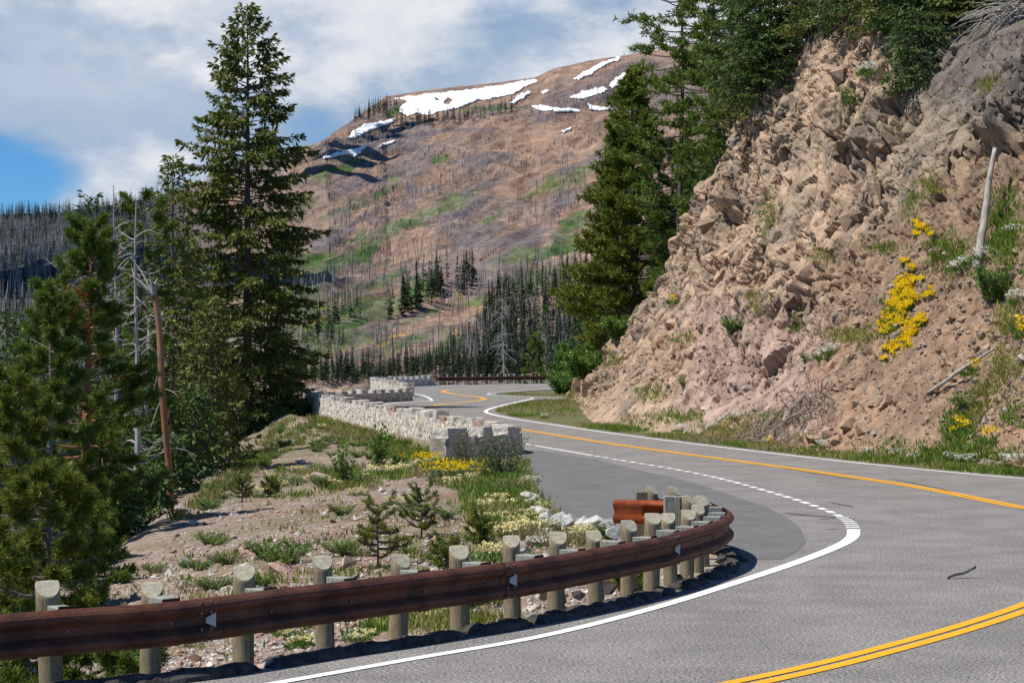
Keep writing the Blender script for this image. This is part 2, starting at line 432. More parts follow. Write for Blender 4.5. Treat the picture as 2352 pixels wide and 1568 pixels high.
# ---------------------------------------------------------------- embankment and valley side: one sheet
XC_px = [(200, 1352), (300, 1275), (400, 1195), (520, 1078), (640, 968)]
xc = [(3, -24), (10, -14.5), (14, -9.2), (16, -5.8), (17.2, -4.4), (18.4, -3.05), (19.5, -2.6), (22, -3.35), (25, -4.7)] + [(c_ * F / (y - HY), (x - CX) / F * c_ * F / (y - HY)) for x, y, c_ in ((200, 1352, 3.2), (300, 1275, 3.2), (400, 1195, 3.25), (520, 1078, 3.9))] + [(104, -13.0), (118, -14.2), (129, -14.9), (147, -13.5), (165, -13.2), (205, -15.5), (235, -15), (400, -15)]
xc = np.array(sorted(xc))
def XC(Y): return np.interp(Y, xc[:, 0], xc[:, 1])
def sst(a, b, x):
    t = np.clip((x - a) / (b - a), 0, 1); return t * t * (3 - 2 * t)
def zt(X, Y, detail=True):
    X = np.asarray(X, float); Y = np.asarray(Y, float)
    u = XL(Y) - X; W = np.maximum(XL(Y) - XC(Y), .8)
    t = np.clip(u / W, 0, 1)
    d = .60 * t ** 1.5 + .05 + .03 * sst(0, .6, u)
    d = d + .72 * sst(63, 78, Y) * sst(.2, .8, u) * (1 - sst(130, 150, Y))
    d = d - .75 * np.exp(-((u - 2.3) / 1.2) ** 2) * sst(88, 114, Y) * (1 - sst(126, 142, Y))
    b = np.clip(u - W, 0, None)
    k = .7
    d = d + (.78 + .9 * sst(20.5, 18, Y)) * (np.sqrt(b * b + k * k * (1 - .8 * sst(20.5, 18, Y))) - k * np.sqrt(1 - .8 * sst(20.5, 18, Y)))
    # a shallow swell of loose gravel behind the rail
    d = d - .18 * np.exp(-((X + 2.5) / 2.2) ** 2 - ((Y - 33) / 9) ** 2)
    d = d + .55 * np.clip(Y - 247, 0, None) * sst(247, 262, Y)
    d = 46 * np.tanh(d / 46)
    z = zr(Y) - d
    return z

yr = np.exp(np.arange(math.log(3.0), math.log(420), .0062))
uc = np.concatenate([-np.array([90, 60, 45, 35, 25, 16, 10, 6, 3, 1.2, .4, .12]), np.arange(0, 9, .11), np.arange(9, 16, .35), np.array([17, 19, 22, 26, 32, 40, 52, 70, 95, 130, 180, 250])])
Xt = XL(yr)[:, None] - uc[None, :]; Yt = np.repeat(yr[:, None], len(uc), 1)
Zt = zt(Xt, Yt)
P3 = np.stack([Xt, Yt, Zt], -1).reshape(-1, 3)
uu = (XL(P3[:, 1]) - P3[:, 0])
vis = sst(.1, .6, uu)
rough = (fbm(P3 * .55, 4, 3) * .13 + fbm(P3 * 2.6, 3, 9) * .035) * vis
fd, fe, fr = facets(P3 * 1.15, 40, .5)
rough += np.clip(fd, -.2, .6) * .10 * vis * sst(-.1, .35, fbm(P3 * .35, 3, 77))
P3[:, 2] += rough
TV = P3; TF = grid_faces(len(yr), len(uc))[:, ::-1].copy()
n1 = fbm(P3 * .45, 4, 21); n2 = fbm(P3 * 1.6, 4, 31)
base = np.array([.325, .252, .195])[None] * (1 + .22 * n2[:, None])
grey = np.array([.33, .30, .265]); red = np.array([.27, .165, .125]); green = np.array([.17, .165, .075]); dark = np.array([.06, .055, .035])
def lerp(a, b, t): return a * (1 - t[:, None]) + b * t[:, None]
col = lerp(base, np.broadcast_to(red, base.shape), sst(.1, .5, n1) * .7)
col = lerp(col, np.broadcast_to(grey, base.shape), sst(.05, .5, -n1) * .55)
nearrail = sst(2.4, .4, uu) * (TV[:, 1] < 30)
col = lerp(col, np.broadcast_to(np.array([.37, .335, .29]), base.shape), nearrail * .7)
col = lerp(col, np.broadcast_to(green, base.shape), sst(-.05, .5, fbm(P3 * .3, 3, 55) + sst(52, 90, P3[:, 1]) * .35) * .55)
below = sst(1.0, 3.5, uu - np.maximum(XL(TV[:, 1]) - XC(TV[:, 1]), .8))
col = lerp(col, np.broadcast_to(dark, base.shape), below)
col = lerp(col, np.broadcast_to(np.array([.15, .16, .07]), base.shape), (uu < -.3) * 1.0)
terrain = struct('ground', TV, TF, MT['soil'], True, col)
BV_T = BVHTree.FromPolygons([tuple(v) for v in TV], [tuple(f) for f in TF.tolist()])
CAMV = Vector((0, 0, CZ))
def cast(bv, x, y):
    h = bv.ray_cast(CAMV, Vector(((x - CX) / F, 1, (HY - y) / F)).normalized())
    return (None, None) if h[0] is None else (np.array(h[0]), np.array(h[1]))
def ground_z(x, y, bv=None):
    h = (bv or BV_T).ray_cast(Vector((x, y, 500)), Vector((0, 0, -1)))
    return None if h[0] is None else h[0].z

# ---------------------------------------------------------------- rock cliff beside the road
cb = np.array([(34, 24.5), (38, 20.2), (44, 17.2), (50.5, 14.3), (56, 12.4), (66, 9.7), (76, 7.3), (84, 5.6), (92, 4.5), (100, 3.7), (110, 3.7), (122, 3.9), (140, 4.1), (154, 4.1), (165, 4.3), (173, 4.9), (180, 6.5), (195, 12), (210, 18), (225, 27)])
rim = np.array([(34, 26, 13), (38, 24, 13), (50, 21.0, 13.6), (62, 18.9, 14.2), (75, 17.1, 14.3), (80, 16.0, 14.6), (84, 15.2, 16.0), (88, 14.4, 17.2), (92, 13.1, 17.0), (100, 11.7, 15.6), (110, 10.4, 12.2), (120, 9.6, 8.3), (135, 8.7, 5.4), (150, 7.2, 3.9), (165, 6.9, 2.7), (180, 9.5, 1.8), (195, 14, 1.2), (210, 20, .8), (225, 29, .5)])
yc = np.concatenate([np.arange(34, 50, .2), np.arange(50, 125, .105), np.arange(125, 225, .25)])
nvf = 340; nvt = 46
va = np.linspace(0, 1, nvf)
pA = np.array([(0, 0, 0), (.22, .30, .15), (.45, .54, .40), (.72, .77, .74), (1, 1, 1)])
pB = np.array([(0, 0, 0), (.30, .36, .22), (.58, .71, .50), (.76, .80, .78), (1, 1, 1)])
def prof(p, v):
    return np.interp(v, p[:, 0], p[:, 1]), np.interp(v, p[:, 0], p[:, 2])
fxA, fzA = prof(pA, va); fxB, fzB = prof(pB, va)
wB = sst(82, 58, yc)[:, None]
fx = fxA[None] * (1 - wB) + fxB[None] * wB; fz = fzA[None] * (1 - wB) + fzB[None] * wB
bx = np.interp(yc, cb[:, 0], cb[:, 1])[:, None]; rx = np.interp(yc, rim[:, 0], rim[:, 1])[:, None]; rz = np.interp(yc, rim[:, 0], rim[:, 2])[:, None]
z0 = zr(yc)[:, None] - .12
Xf = bx + (rx - bx) * fx; Zf = z0 + rz * fz
ta = np.linspace(0, 1, nvt)[1:] ** 1.6
Xtp = rx + 46 * ta; Ztp = z0 + rz + 15 * ta
Xa = np.hstack([Xf, Xtp]); Za = np.hstack([Zf, Ztp]); Ya = np.repeat(yc[:, None], Xa.shape[1], 1)
CV = np.stack([Xa, Ya, Za], -1)
# broad ribs and hollows
Pl = CV.reshape(-1, 3)
tv = np.concatenate([va, 1 + ta]); tvv = np.repeat(tv[None], len(yc), 0).reshape(-1)
face = sst(.02, .22, tvv) * (1 - sst(1.02, 1.2, tvv))
du = np.gradient(CV, axis=0); dv = np.gradient(CV, axis=1)
Nn = nrm(np.cross(dv, du)).reshape(-1, 3)
Nn[Nn[:, 0] > .3] *= -1
Nn = nrm(Nn + np.array([-.1, -.35, .1]))
D = fbm(Pl * np.array([.16, .13, .10]), 3, 101) * .9
nz = fbm(Pl * .11, 3, 130)
# smooth scree lower down and in the near right corner, rock above
prx = CX + F * Pl[:, 0] / Pl[:, 1]; pry = HY - F * (Pl[:, 2] - CZ) / Pl[:, 1]
edge_n = fbm(Pl * .4, 3, 150) * 40
talus = np.clip(sst(1830, 1930, prx + edge_n) * sst(560, 680, pry + (2352 - prx) * -.62 + 330 + edge_n), 0, 1)
pink = sst(620, 760, pry + edge_n * 1.5 - (prx - 1700) * .1) * sst(1500, 1640, prx + edge_n) * (1 - sst(1880, 1990, prx + edge_n))
topdirt = inpoly(prx + edge_n * .6, pry + edge_n * .6, [(1840, 60), (2000, 20), (2120, 90), (2050, 200), (1950, 330), (1880, 300), (1820, 180)]) * 1.0
rocky = np.clip(1 - .8 * talus - .62 * pink - .5 * topdirt, .16, 1) * (.42 + .58 * sst(-.28, .18, fbm(Pl * .17, 3, 131)))
Pr = Pl.copy()
th = R(35); Pr = np.stack([Pr[:, 0], Pr[:, 1] * math.cos(th) + Pr[:, 2] * math.sin(th), -Pr[:, 1] * math.sin(th) + Pr[:, 2] * math.cos(th)], 1)
warp = np.stack([fbm(Pl * .5, 3, 160 + k) for k in range(3)], 1)
f1, r1, g1 = blockfield(Pr * np.array([.42, .34, .46]) + warp * .15, 200, 4.5, .8)
f2, r2, g2 = blockfield(Pr * np.array([1.0, .85, 1.15]) + warp * .15, 300, 5.0, 1.0)
f3, r3, g3 = blockfield(Pr * np.array([2.3, 1.9, 2.7]) + warp * .15, 400, 5.0, 1.0)
cl_ = lambda f: np.clip(f, -.6, 1.6) - .7
sel1 = .35 + .65 * sst(-.3, .2, fbm(Pl * .2, 3, 173)); sel2 = .25 + .75 * sst(-.25, .15, fbm(Pl * .32, 3, 171)); sel3 = .35 + .65 * sst(-.25, .2, fbm(Pl * .5, 3, 172))
D = D + rocky * (cl_(f1) * .95 * sel1 + cl_(f2) * .46 * sel2 + cl_(f3) * .17 * sel3 * (1 - .6 * sst(2050, 2120, prx) * sst(520, 430, pry))) + (1 - rocky) * (cl_(f3) * .07 + cl_(f2) * .10)
D = D - rocky * (.5 * sst(.12, .0, g1) * sel1 + .30 * sst(.12, .0, g2) * sel2)
D = D + fbm(Pl * 2.2, 4, 181) * .05
D = D * face + fbm(Pl * .9, 3, 180) * .12 * (1 - face)
Pd = Pl + Nn * D[:, None]
Pd[:, 2] = np.maximum(Pd[:, 2], np.where(tvv < .02, -9, zr(Pd[:, 1]) - .15))
# colours of the rock itself
tan_ = np.array([.395, .285, .20]); pnk = np.array([.37, .262, .218]); gry = np.array([.25, .205, .155]); drk = np.array([.125, .11, .102]); brn = np.array([.245, .165, .112]); org = np.array([.35, .215, .14]); soil = np.array([.10, .085, .045])
full = lambda c: np.broadcast_to(c, Pl.shape)
cc = full(tan_).copy()
m_grey = np.clip(sst(1800, 2120, prx + edge_n * 2 - pry * .12) * (1 - talus), 0, 1)
cc = lerp(cc, full(gry), m_grey * .85)
cc = lerp(cc, full(gry * 1.05), sst(.05, .4, fbm(Pl * .35, 3, 190)) * .75)
cc = lerp(cc, full(pnk), pink * .9)
cc = lerp(cc, full(brn), talus * (.85 + .15 * nz))
cc = lerp(cc, full(org), sst(.15, .4, fbm(Pl * .28, 3, 195)) * (sst(700, 800, pry) * .55))
cc = lerp(cc, full(tan_ * 1.06), topdirt * .7)
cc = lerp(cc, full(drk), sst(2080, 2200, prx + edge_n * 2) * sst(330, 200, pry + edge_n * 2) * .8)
cc = lerp(cc, full(drk * 1.2), (r2 > .80) * rocky * .55)
cc *= (1 + .16 * (r2 - .5) + .20 * (r3 - .5) + .12 * fbm(Pl * 1.3, 3, 197))[:, None] ** 1.0
top = sst(1.0, 1.03, tvv)
cc = lerp(cc, full(soil), top * .9)
far = sst(150, 175, Pl[:, 1])
cc = lerp(cc, full(np.array([.16, .16, .07])), far * .8)
CFc = grid_faces(len(yc), len(tv))
BV_C0 = BVHTree.FromPolygons([tuple(v) for v in Pd], [tuple(f) for f in CFc.tolist()])
def _hulls(n, pts, seed0):
    import bmesh
    out = []
    for i in range(n):
        rn = np.random.default_rng(seed0 + i)
        P = nrm(rn.normal(size=(pts, 3))) * rn.uniform(.78, 1.0, (pts, 1))
        bm = bmesh.new()
        for p in P: bm.verts.new(p)
        bmesh.ops.convex_hull(bm, input=bm.verts)
        bmesh.ops.delete(bm, geom=[v for v in bm.verts if not v.link_faces], context='VERTS')
        bm.verts.index_update()
        out.append((np.array([v.co[:] for v in bm.verts]), np.array([[v.index for v in f.verts] for f in bm.faces]))); bm.free()
    return out
HULL = _hulls(14, 13, 40); BLOCK = _hulls(24, 10, 140)
# angular blocks bedded in the face, part of the rock itself
bV, bF, bC = [Pd], [np.column_stack([CFc[:, [0, 1, 2]]]), CFc[:, [0, 2, 3]]], [cc]; nb = len(Pd)
rnb = np.random.default_rng(17)
nblk = 0
for x, y in zip(rnb.uniform(1300, 2370, 20000), rnb.uniform(-40, 1060, 20000)):
    h = BV_C0.ray_cast(Vector((0, 0, CZ)), Vector(((x - CX) / F, 1, (HY - y) / F)).normalized())
    if h[0] is None: continue
    vi = CFc[h[2]][0]
    if tvv[vi] > 1.0: continue
    rk_ = rocky[vi]
    p = np.array(h[0]); dn = float(fbm((p * .45)[None], 3, 205)[0])
    if rnb.random() > rk_ * (.10 + 1.0 * max(0, dn + .08)): continue
    sz = min(.085 + abs(rnb.normal()) ** 1.8 * .135, .85) * (.5 + .5 * rk_)
    v0, f0 = BLOCK[rnb.integers(24)]
    a = rnb.uniform(0, 6.28); A = nrm(np.array([.25 + rnb.normal(0, .25), .55 + rnb.normal(0, .3), .75 + rnb.normal(0, .3)])); B_ = nrm(np.cross(A, np.array([math.cos(a), math.sin(a), .3]))); C_ = np.cross(A, B_)
    v = (v0[:, :1] * A * rnb.uniform(.9, 1.7) + v0[:, 1:2] * B_ * rnb.uniform(.7, 1.1) + v0[:, 2:] * C_ * rnb.uniform(.45, .9)) * sz
    bV.append(v + p - Nn[vi] * sz * rnb.uniform(.2, .75)); bF.append(f0 + nb); nb += len(v0); nblk += 1
    bC.append(np.repeat((cc[vi] * rnb.uniform(.72, 1.18) * (np.array([.86, .9, .94]) if rnb.random() < .25 else 1.0))[None], len(v0), 0))
CV_, CFt, CC_ = np.concatenate(bV), np.concatenate(bF), np.concatenate(bC)
cliff = struct('rock_cliff', CV_, CFt, MT['cliff'], False, CC_)
BV_C = BVHTree.FromPolygons([tuple(v) for v in CV_], [tuple(f) for f in CFt.tolist()])

# ---------------------------------------------------------------- mountain across the valley
sil = np.array([(-4200, 560), (-2000, 500), (-700, 520), (-300, 505), (0, 494), (150, 488), (260, 474), (340, 458), (420, 435), (520, 405), (640, 365), (700, 345), (745, 325), (800, 287), (850, 250), (890, 224), (1000, 207), (1100, 196), (1230, 181), (1275, 159), (1350, 142), (1420, 131), (1500, 118), (1620, 100), (1800, 95), (2100, 150), (2500, 300), (3100, 500)])
mx = np.concatenate([np.linspace(-4200, -760, 44), np.linspace(-700, -60, 24), np.linspace(-40, 1760, 620), np.linspace(1790, 3100, 36)])
mv = np.linspace(0, 1, 260)
ys = np.interp(mx, sil[:, 0], sil[:, 1])
Dt = np.interp(mx, [-4200, 330, 760, 900, 3100], [1500, 2000, 2500, 3200, 3400])
Db = np.interp(mx, [-700, 500, 900, 3100], [420, 430, 520, 560])
yb = 1010.0
# image height against distance: low and gentle near the valley floor, steep above
Dm = Db[:, None] * (Dt / Db)[:, None] ** (mv[None] ** .85)
ym = yb + (ys[:, None] - yb) * mv[None]
Xm = (mx[:, None] - CX) / F * Dm; Zm = CZ + (HY - ym) / F * Dm
MVt = np.stack([Xm, Dm, Zm], -1)
back = []
for k, (dd, dz) in enumerate([(60, -6), (180, -40), (500, -180), (1200, -500)]):
    b = MVt[:, -1].copy(); b[:, 1] += dd; b[:, 0] *= b[:, 1] / (b[:, 1] - dd); b[:, 2] += dz; back.append(b)
frt = MVt[:, 0].copy(); frt[:, :2] *= .72; frt[:, 2] -= 70
MVt = np.concatenate([frt[:, None], MVt, np.stack(back, 1)], 1)
Pm = MVt.reshape(-1, 3); nvm = MVt.shape[1]
mtv = np.repeat(np.concatenate([[-.01], mv, [1.1, 1.2, 1.3, 1.4]])[None], len(mx), 0).reshape(-1)
sc = Pm[:, 1] / 2500.0
Q = Pm / (90 * np.sqrt(sc))[:, None]
# strata climb to the right
ang = R(30); Qr = np.stack([Q[:, 0] * math.cos(ang) + Q[:, 2] * math.sin(ang), Q[:, 1] * .35, -Q[:, 0] * math.sin(ang) + Q[:, 2] * math.cos(ang)], 1)
mf1, me1, mr1 = facets(Qr * np.array([.42, .5, 1.0]) + .3 * fbm(Q * .8, 3, 600)[:, None], 610, .8)
mf2, me2, mr2 = facets(Qr * np.array([1.5, 1.5, 3.6]), 620, .8)
mf3, me3, mr3 = facets(Qr * np.array([4.5, 4, 9.0]) + .5 * fbm(Q * 3, 2, 601)[:, None], 625, .9)
mf4, me4, mr4 = facets(Qr * np.array([10., 9, 18.]), 627, .9)
mn = fbm(Q * .5, 4, 630)
rk = sst(-.1, .35, fbm(Q * 1.1, 3, 633))
keep = 1 - sst(.93, 1.0, mtv) * .85
rg = 1 - np.abs(fbm(Qr * np.array([.45, .8, 2.6]), 4, 651)) * 2.2
rg2 = 1 - np.abs(fbm(Qr * np.array([1.6, 2.5, 8.0]), 3, 652)) * 2.2
Dz = (rg * 12 + rg2 * 5.5 + mf1 * 2.0 + mf2 * 1.6 + mf3 * (.8 + 1.6 * rk) + mf4 * (.4 + 1.3 * rk) + mn * 20) * sc ** .8 * keep
Nm = nrm(np.stack([np.full(len(Pm), -.25), np.full(len(Pm), -.75), np.full(len(Pm), .6)], 1))
Pmd = Pm + Nm * Dz[:, None]
pmx = CX + F * Pmd[:, 0] / Pmd[:, 1]; pmy = HY - F * (Pmd[:, 2] - CZ) / Pmd[:, 1]
jn = fbm(Q * 1.4, 4, 640)
ml = lambda c: np.broadcast_to(np.array(c), Pm.shape)
mc = ml((.295, .195, .14)).copy()
mc = lerp(mc, ml((.365, .25, .185)), sst(.0, .4, fbm(Qr * np.array([.8, 1, 2.2]), 4, 650)))
mc = lerp(mc, ml((.20, .155, .13)), sst(.05, .35, fbm(Qr * np.array([.55, 1, 1.5]), 4, 660)) * .85)
mc = lerp(mc, ml((.145, .13, .135)), (mr2 > .72) * sst(-.05, .2, mn) * .75)
gr = sst(.06, .28, fbm(Qr * np.array([.7, 1, 2.0]), 4, 670) + (pmy - 560) / 1500)
mc = lerp(mc, ml((.11, .155, .05)), gr * .8 * sst(-.3, .25, fbm(Qr * np.array([2.5, 3, 6.]), 3, 646)))
gn = fbm(Qr * np.array([3., 4, 7.]), 4, 645)
def blob(x, y, a, b, rot):
    dx = pmx - x + jn * 30 + gn * 22; dy = pmy - y + jn * 20 + gn * 13; c_, s_ = math.cos(rot), math.sin(rot)
    return sst(1.15, .75, np.hypot((dx * c_ + dy * s_) / a, (-dx * s_ + dy * c_) / b))
for x, y, a, b, r_ in [(860, 555, 70, 14, -.55), (790, 600, 90, 16, -.35), (840, 580, 40, 16, -.5), (790, 480, 60, 12, -.5), (880, 440, 50, 8, -.8), (700, 600, 70, 22, -.3), (1180, 590, 80, 20, -.3), (1280, 570, 80, 18, -.2), (900, 690, 90, 16, -.25), (960, 650, 60, 18, -.3), (800, 740, 90, 14, -.3), (760, 790, 90, 16, -.3), (960, 770, 80, 10, -.3), (860, 800, 70, 10, -.3), (1090, 770, 90, 12, -.25), (1240, 640, 90, 26, -.2), (920, 258, 50, 10, -.3), (1150, 255, 80, 7, -.1), (790, 385, 70, 14, -.5), (1010, 365, 24, 8, -.3), (1320, 520, 60, 22, -.6), (780, 850, 120, 18, 0), (1130, 500, 30, 8, -.3), (1000, 470, 80, 10, -.3), (1060, 455, 60, 9, -.4), (930, 520, 40, 9, -.6), (1250, 430, 50, 10, -.5), (700, 660, 60, 16, -.3), (870, 640, 70, 12, -.3), (1110, 690, 60, 14, -.3), (820, 700, 60, 10, -.3), (940, 730, 90, 8, -.3), (1020, 800, 80, 12, -.2), (700, 720, 60, 10, -.3), (690, 820, 60, 14, -.2)]:
    mc = lerp(mc, ml((.065, .135, .030) if (x + y) % 3 else (.125, .175, .05)), blob(x, y, a, b, r_) * (.6 + .4 * sst(-.25, .15, gn)))
for x, y, a, b, r_ in [(1010, 690, 60, 9, -.45), (1040, 672, 50, 8, -.35), (900, 775, 50, 5, -.3), (770, 690, 50, 6, -.5), (720, 745, 30, 7, -.6), (870, 805, 40, 5, -.3)]:
    mc = lerp(mc, ml((.46, .32, .03)), blob(x, y, a, b, r_) * .75 * sst(-.2, .2, fbm(Q * 5, 2, 690)))
for x, y, a, b, r_ in [(1350, 215, 110, 34, -.25), (1480, 190, 90, 60, 0)]:
    mc = lerp(mc, ml((.13, .10, .105)), blob(x, y, a, b, r_) * .8)
for x, y, a, b, r_ in [(1245, 268, 55, 9, -.05), (1150, 640, 40, 12, -.5), (980, 315, 60, 10, -.2), (870, 320, 40, 14, -.3), (1020, 495, 60, 9, -.3), (1290, 470, 40, 16, -.6), (760, 545, 70, 14, -.2), (1200, 545, 70, 14, -.3), (1120, 610, 60, 8, -.4), (960, 345, 50, 8, -.2), (1060, 300, 70, 6, -.15), (900, 400, 50, 8, -.4), (1100, 430, 50, 8, -.5), (1300, 390, 40, 10, -.5), (850, 510, 50, 9, -.4), (1060, 560, 60, 8, -.4)]:
    mc = lerp(mc, ml((.12, .105, .12)), blob(x, y, a, b, r_) * .8)
mc = lerp(mc, ml((.20, .17, .155)), sst(.5, .9, rg2) * .4)
mc = lerp(mc, ml((.18, .155, .15)), sst(.6, .95, rg) * .3)
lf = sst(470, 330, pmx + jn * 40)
mc = lerp(mc, ml((.042, .056, .060)), lf * .94)  # left ridge forest; cloud shade and blue haze are mixed into this colour
for x, y, a, b, r_ in [(150, 610, 120, 10, -.2), (230, 590, 60, 8, -.3)]:
    mc = lerp(mc, ml((.24, .15, .115)), blob(x, y, a, b, r_) * .7)
mc = lerp(mc, ml((.17, .20, .085)), sst(640, 700, pmy) * lf * .6 * sst(-.2, .3, jn))
mc *= (1 + .18 * (mr2 - .5) + .1 * (mr1 - .5) + .30 * (mr3 - .5) + .28 * (mr4 - .5))[:, None]
MF = grid_faces(len(mx), nvm)
mountain = struct('mountain', Pmd, MF, MT['mountain'], False, mc)
BV_M = BVHTree.FromPolygons([tuple(v) for v in Pmd], [tuple(f) for f in MF.tolist()])
# ---------------------------------------------------------------- rough stones
def _ico(sub):
    import bmesh
    bm = bmesh.new(); bmesh.ops.create_icosphere(bm, subdivisions=sub, radius=1.0)
    V = np.array([v.co[:] for v in bm.verts]); Fc = np.array([[v.index for v in f.verts] for f in bm.faces]); bm.free(); return V, Fc
ICO = {k: _ico(k) for k in (1, 2, 3, 4)}
def _cube(n):
    g = np.linspace(-1, 1, n + 1); V, Fc, idx = [], [], {}
    def vid(p):
        k = tuple(np.round(p, 5))
        if k not in idx: idx[k] = len(V); V.append(k)
        return idx[k]
    for ax in range(3):
        for sg in (-1, 1):
            for i in range(n):
                for j in range(n):
                    q = []
                    for a, b in ((i, j), (i + 1, j), (i + 1, j + 1), (i, j + 1)):
                        p = np.zeros(3); p[ax] = sg; p[(ax + 1) % 3] = g[a]; p[(ax + 2) % 3] = g[b]; q.append(vid(p))
                    Fc.append(q if sg > 0 else q[::-1])
    return np.array(V), np.array(Fc)
CUBE = _cube(6)
def boulder_arr(size, seed, sub=3, rough=.35, sq=.0):
    V, Fc = ICO[sub]; V = V.copy()
    if sq:
        V = np.sign(V) * np.abs(V) ** (1 - sq); V /= np.abs(V).max()
    d, e, r = facets(V * 1.1 + seed * 7.7, 700 + seed, .9)
    V = V * (1 + rough * np.clip(d, -.55, .55)[:, None] + .05 * fbm(V * 3 + seed, 3, seed)[:, None])
    return V * np.array(size), Fc, r
def boulder(name, loc, size, seed, colr, label=None, cat='rock', group=None, parent=None, rz=0, sub=3, rough=.35, sq=0., smooth=False):
    V, Fc = HULL[seed % 14]; r = fbm(V * 1.7 + seed, 2, seed) * .8 + .5; V = V * np.array(size) * 1.12
    c_, s_ = math.cos(rz), math.sin(rz)
    V = np.stack([V[:, 0] * c_ - V[:, 1] * s_, V[:, 0] * s_ + V[:, 1] * c_, V[:, 2]], 1)
    c = np.array(colr)[None] * (1 + .25 * (r - .5))[:, None]
    o = mesh_obj(name, V, Fc, MT['rock'], parent, smooth, c)
    o.location = tuple(loc)
    if label: tag(o, label, cat, group)
    return o

# ---------------------------------------------------------------- near guardrail
def wbeam(P2, ztop, h=.37, depth=.085, flip=1.0, off=0.0, zoff=None):
    """W profile swept along a plan course; returns verts, quads"""
    Q = np.asarray(P2); T = nrm(np.gradient(Q, axis=0)); Nn = np.stack([T[:, 1], -T[:, 0]], 1) * flip
    half = [(.004, 0), (.022, -.006), (.060, -.030), (.080, -.052), (.085, -.072), (.080, -.092), (.058, -.112), (.024, -.138), (.010, -.150), (.008, -.165)]
    pr = [(a, b * h / .37) for a, b in half] + [(a, (-.37 - b) * h / .37) for a, b in half[::-1]]
    pr = [(a * depth / .085 + .004, b) for a, b in pr] + [(a * depth / .085 - .004, b) for a, b in pr[::-1]]
    pr = np.array(pr); k = len(pr)
    zt_ = np.broadcast_to(ztop, (len(Q),))
    XY = Q[:, None] + Nn[:, None] * (pr[:, 0] + off)[None, :, None]
    Z = zt_[:, None] + pr[:, 1][None]
    V = np.concatenate([XY, Z[..., None]], -1).reshape(-1, 3)
    f = []
    n = len(Q)
    a = np.arange(n * k).reshape(n, k)
    b = np.roll(a, -1, 1)
    fq = np.stack([a[:-1], a[1:], b[1:], b[:-1]], -1).reshape(-1, 4)
    f = [tuple(r) for r in fq.tolist()] + [tuple(a[0][::-1].tolist()), tuple(a[-1].tolist())]
    return V, f

def two_mats(o, m2, sel):
    o.data.materials.append(m2)
    for p in o.data.polygons:
        if sel(p): p.material_index = 1

def post_mesh(r, top, d, seed, mat='post_wood', bottom=-.45, cut=.9):
    k = 20; an = np.arange(k) * 2 * math.pi / k
    ring = np.stack([np.cos(an), np.sin(an)], 1) * r
    zz = [bottom, 0, .2, .45, top - .14]
    V = []
    for z in zz:
        w = 1 + .025 * fbm(np.column_stack([ring * 9, np.full(k, z * 3 + seed)]), 2, 3)
        V.append(np.column_stack([ring * w[:, None], np.full(k, z)]))
    ztop = top - cut * np.clip(ring @ np.array(d) + .035, 0, None)
    V.append(np.column_stack([ring, ztop]))
    V = np.concatenate(V); f = []
    for i in range(len(zz)):
        for j in range(k): f.append((i * k + j, i * k + (j + 1) % k, (i + 1) * k + (j + 1) % k, (i + 1) * k + j))
    n0 = len(zz) * k
    # chord of the sloping cut splits the top in two faces
    s = ring @ np.array(d) + .035
    order = [j for j in range(k)]
    front = [n0 + j for j in order if s[j] > 0]; back = [n0 + j for j in order if s[j] <= 0]
    # rotate so that each run is contiguous
    def run(lst):
        idx = sorted(i - n0 for i in lst)
        for q in range(len(idx)):
            if (idx[q] - 1) % k not in idx: st = idx[q]
        return [n0 + (st + q) % k for q in range(len(idx))]
    fr, bk = run(front), run(back)
    f.append(tuple([bk[-1]] + fr + [bk[0]])); f.append(tuple(bk))
    me = mesh_obj('post', V, f, MT[mat]); return me
post_protos = []
for i in range(5):
    dd = nrm(np.array([.30 + .12 * math.sin(i * 2.1), -.95]))
    p = post_mesh(.090 + .005 * (i % 3), .825 + .014 * (i % 3), dd, i)
    two_mats(p, MT['post_top'], lambda q: q.normal.z > .35)
    p.data.polygons.foreach_set('use_smooth', np.array([q.normal.z < .3 for q in p.data.polygons]))
    post_protos.append(p)
GR0 = np.array([-1.2, 20.0, 0.0])
gr = thing('guardrail', GR0, 'rusty brown steel guardrail on round wooden posts curving round the near bend', 'guardrail', 'guardrails')
T_R = nrm(np.gradient(RAIL, axis=0)); N_R = np.stack([T_R[:, 1], -T_R[:, 0]], 1)   # towards the road
PX_R = CX + F * RAIL[:, 0] / RAIL[:, 1]
def s_of_px(x, lo=0, hi=30):
    m = (RAIL_S >= lo) & (RAIL_S <= hi); i = np.argmin(np.abs(PX_R[m] - x)); return RAIL_S[m][i]
s_nose = RAIL_S[np.argmax(PX_R)]
seams = [s_of_px(445, 0, s_nose), s_of_px(1157, 0, s_nose), s_of_px(1546, 0, s_nose)]
bounds = [seams[0] - 9, *seams, s_nose + .9, RAIL_S[-1]]
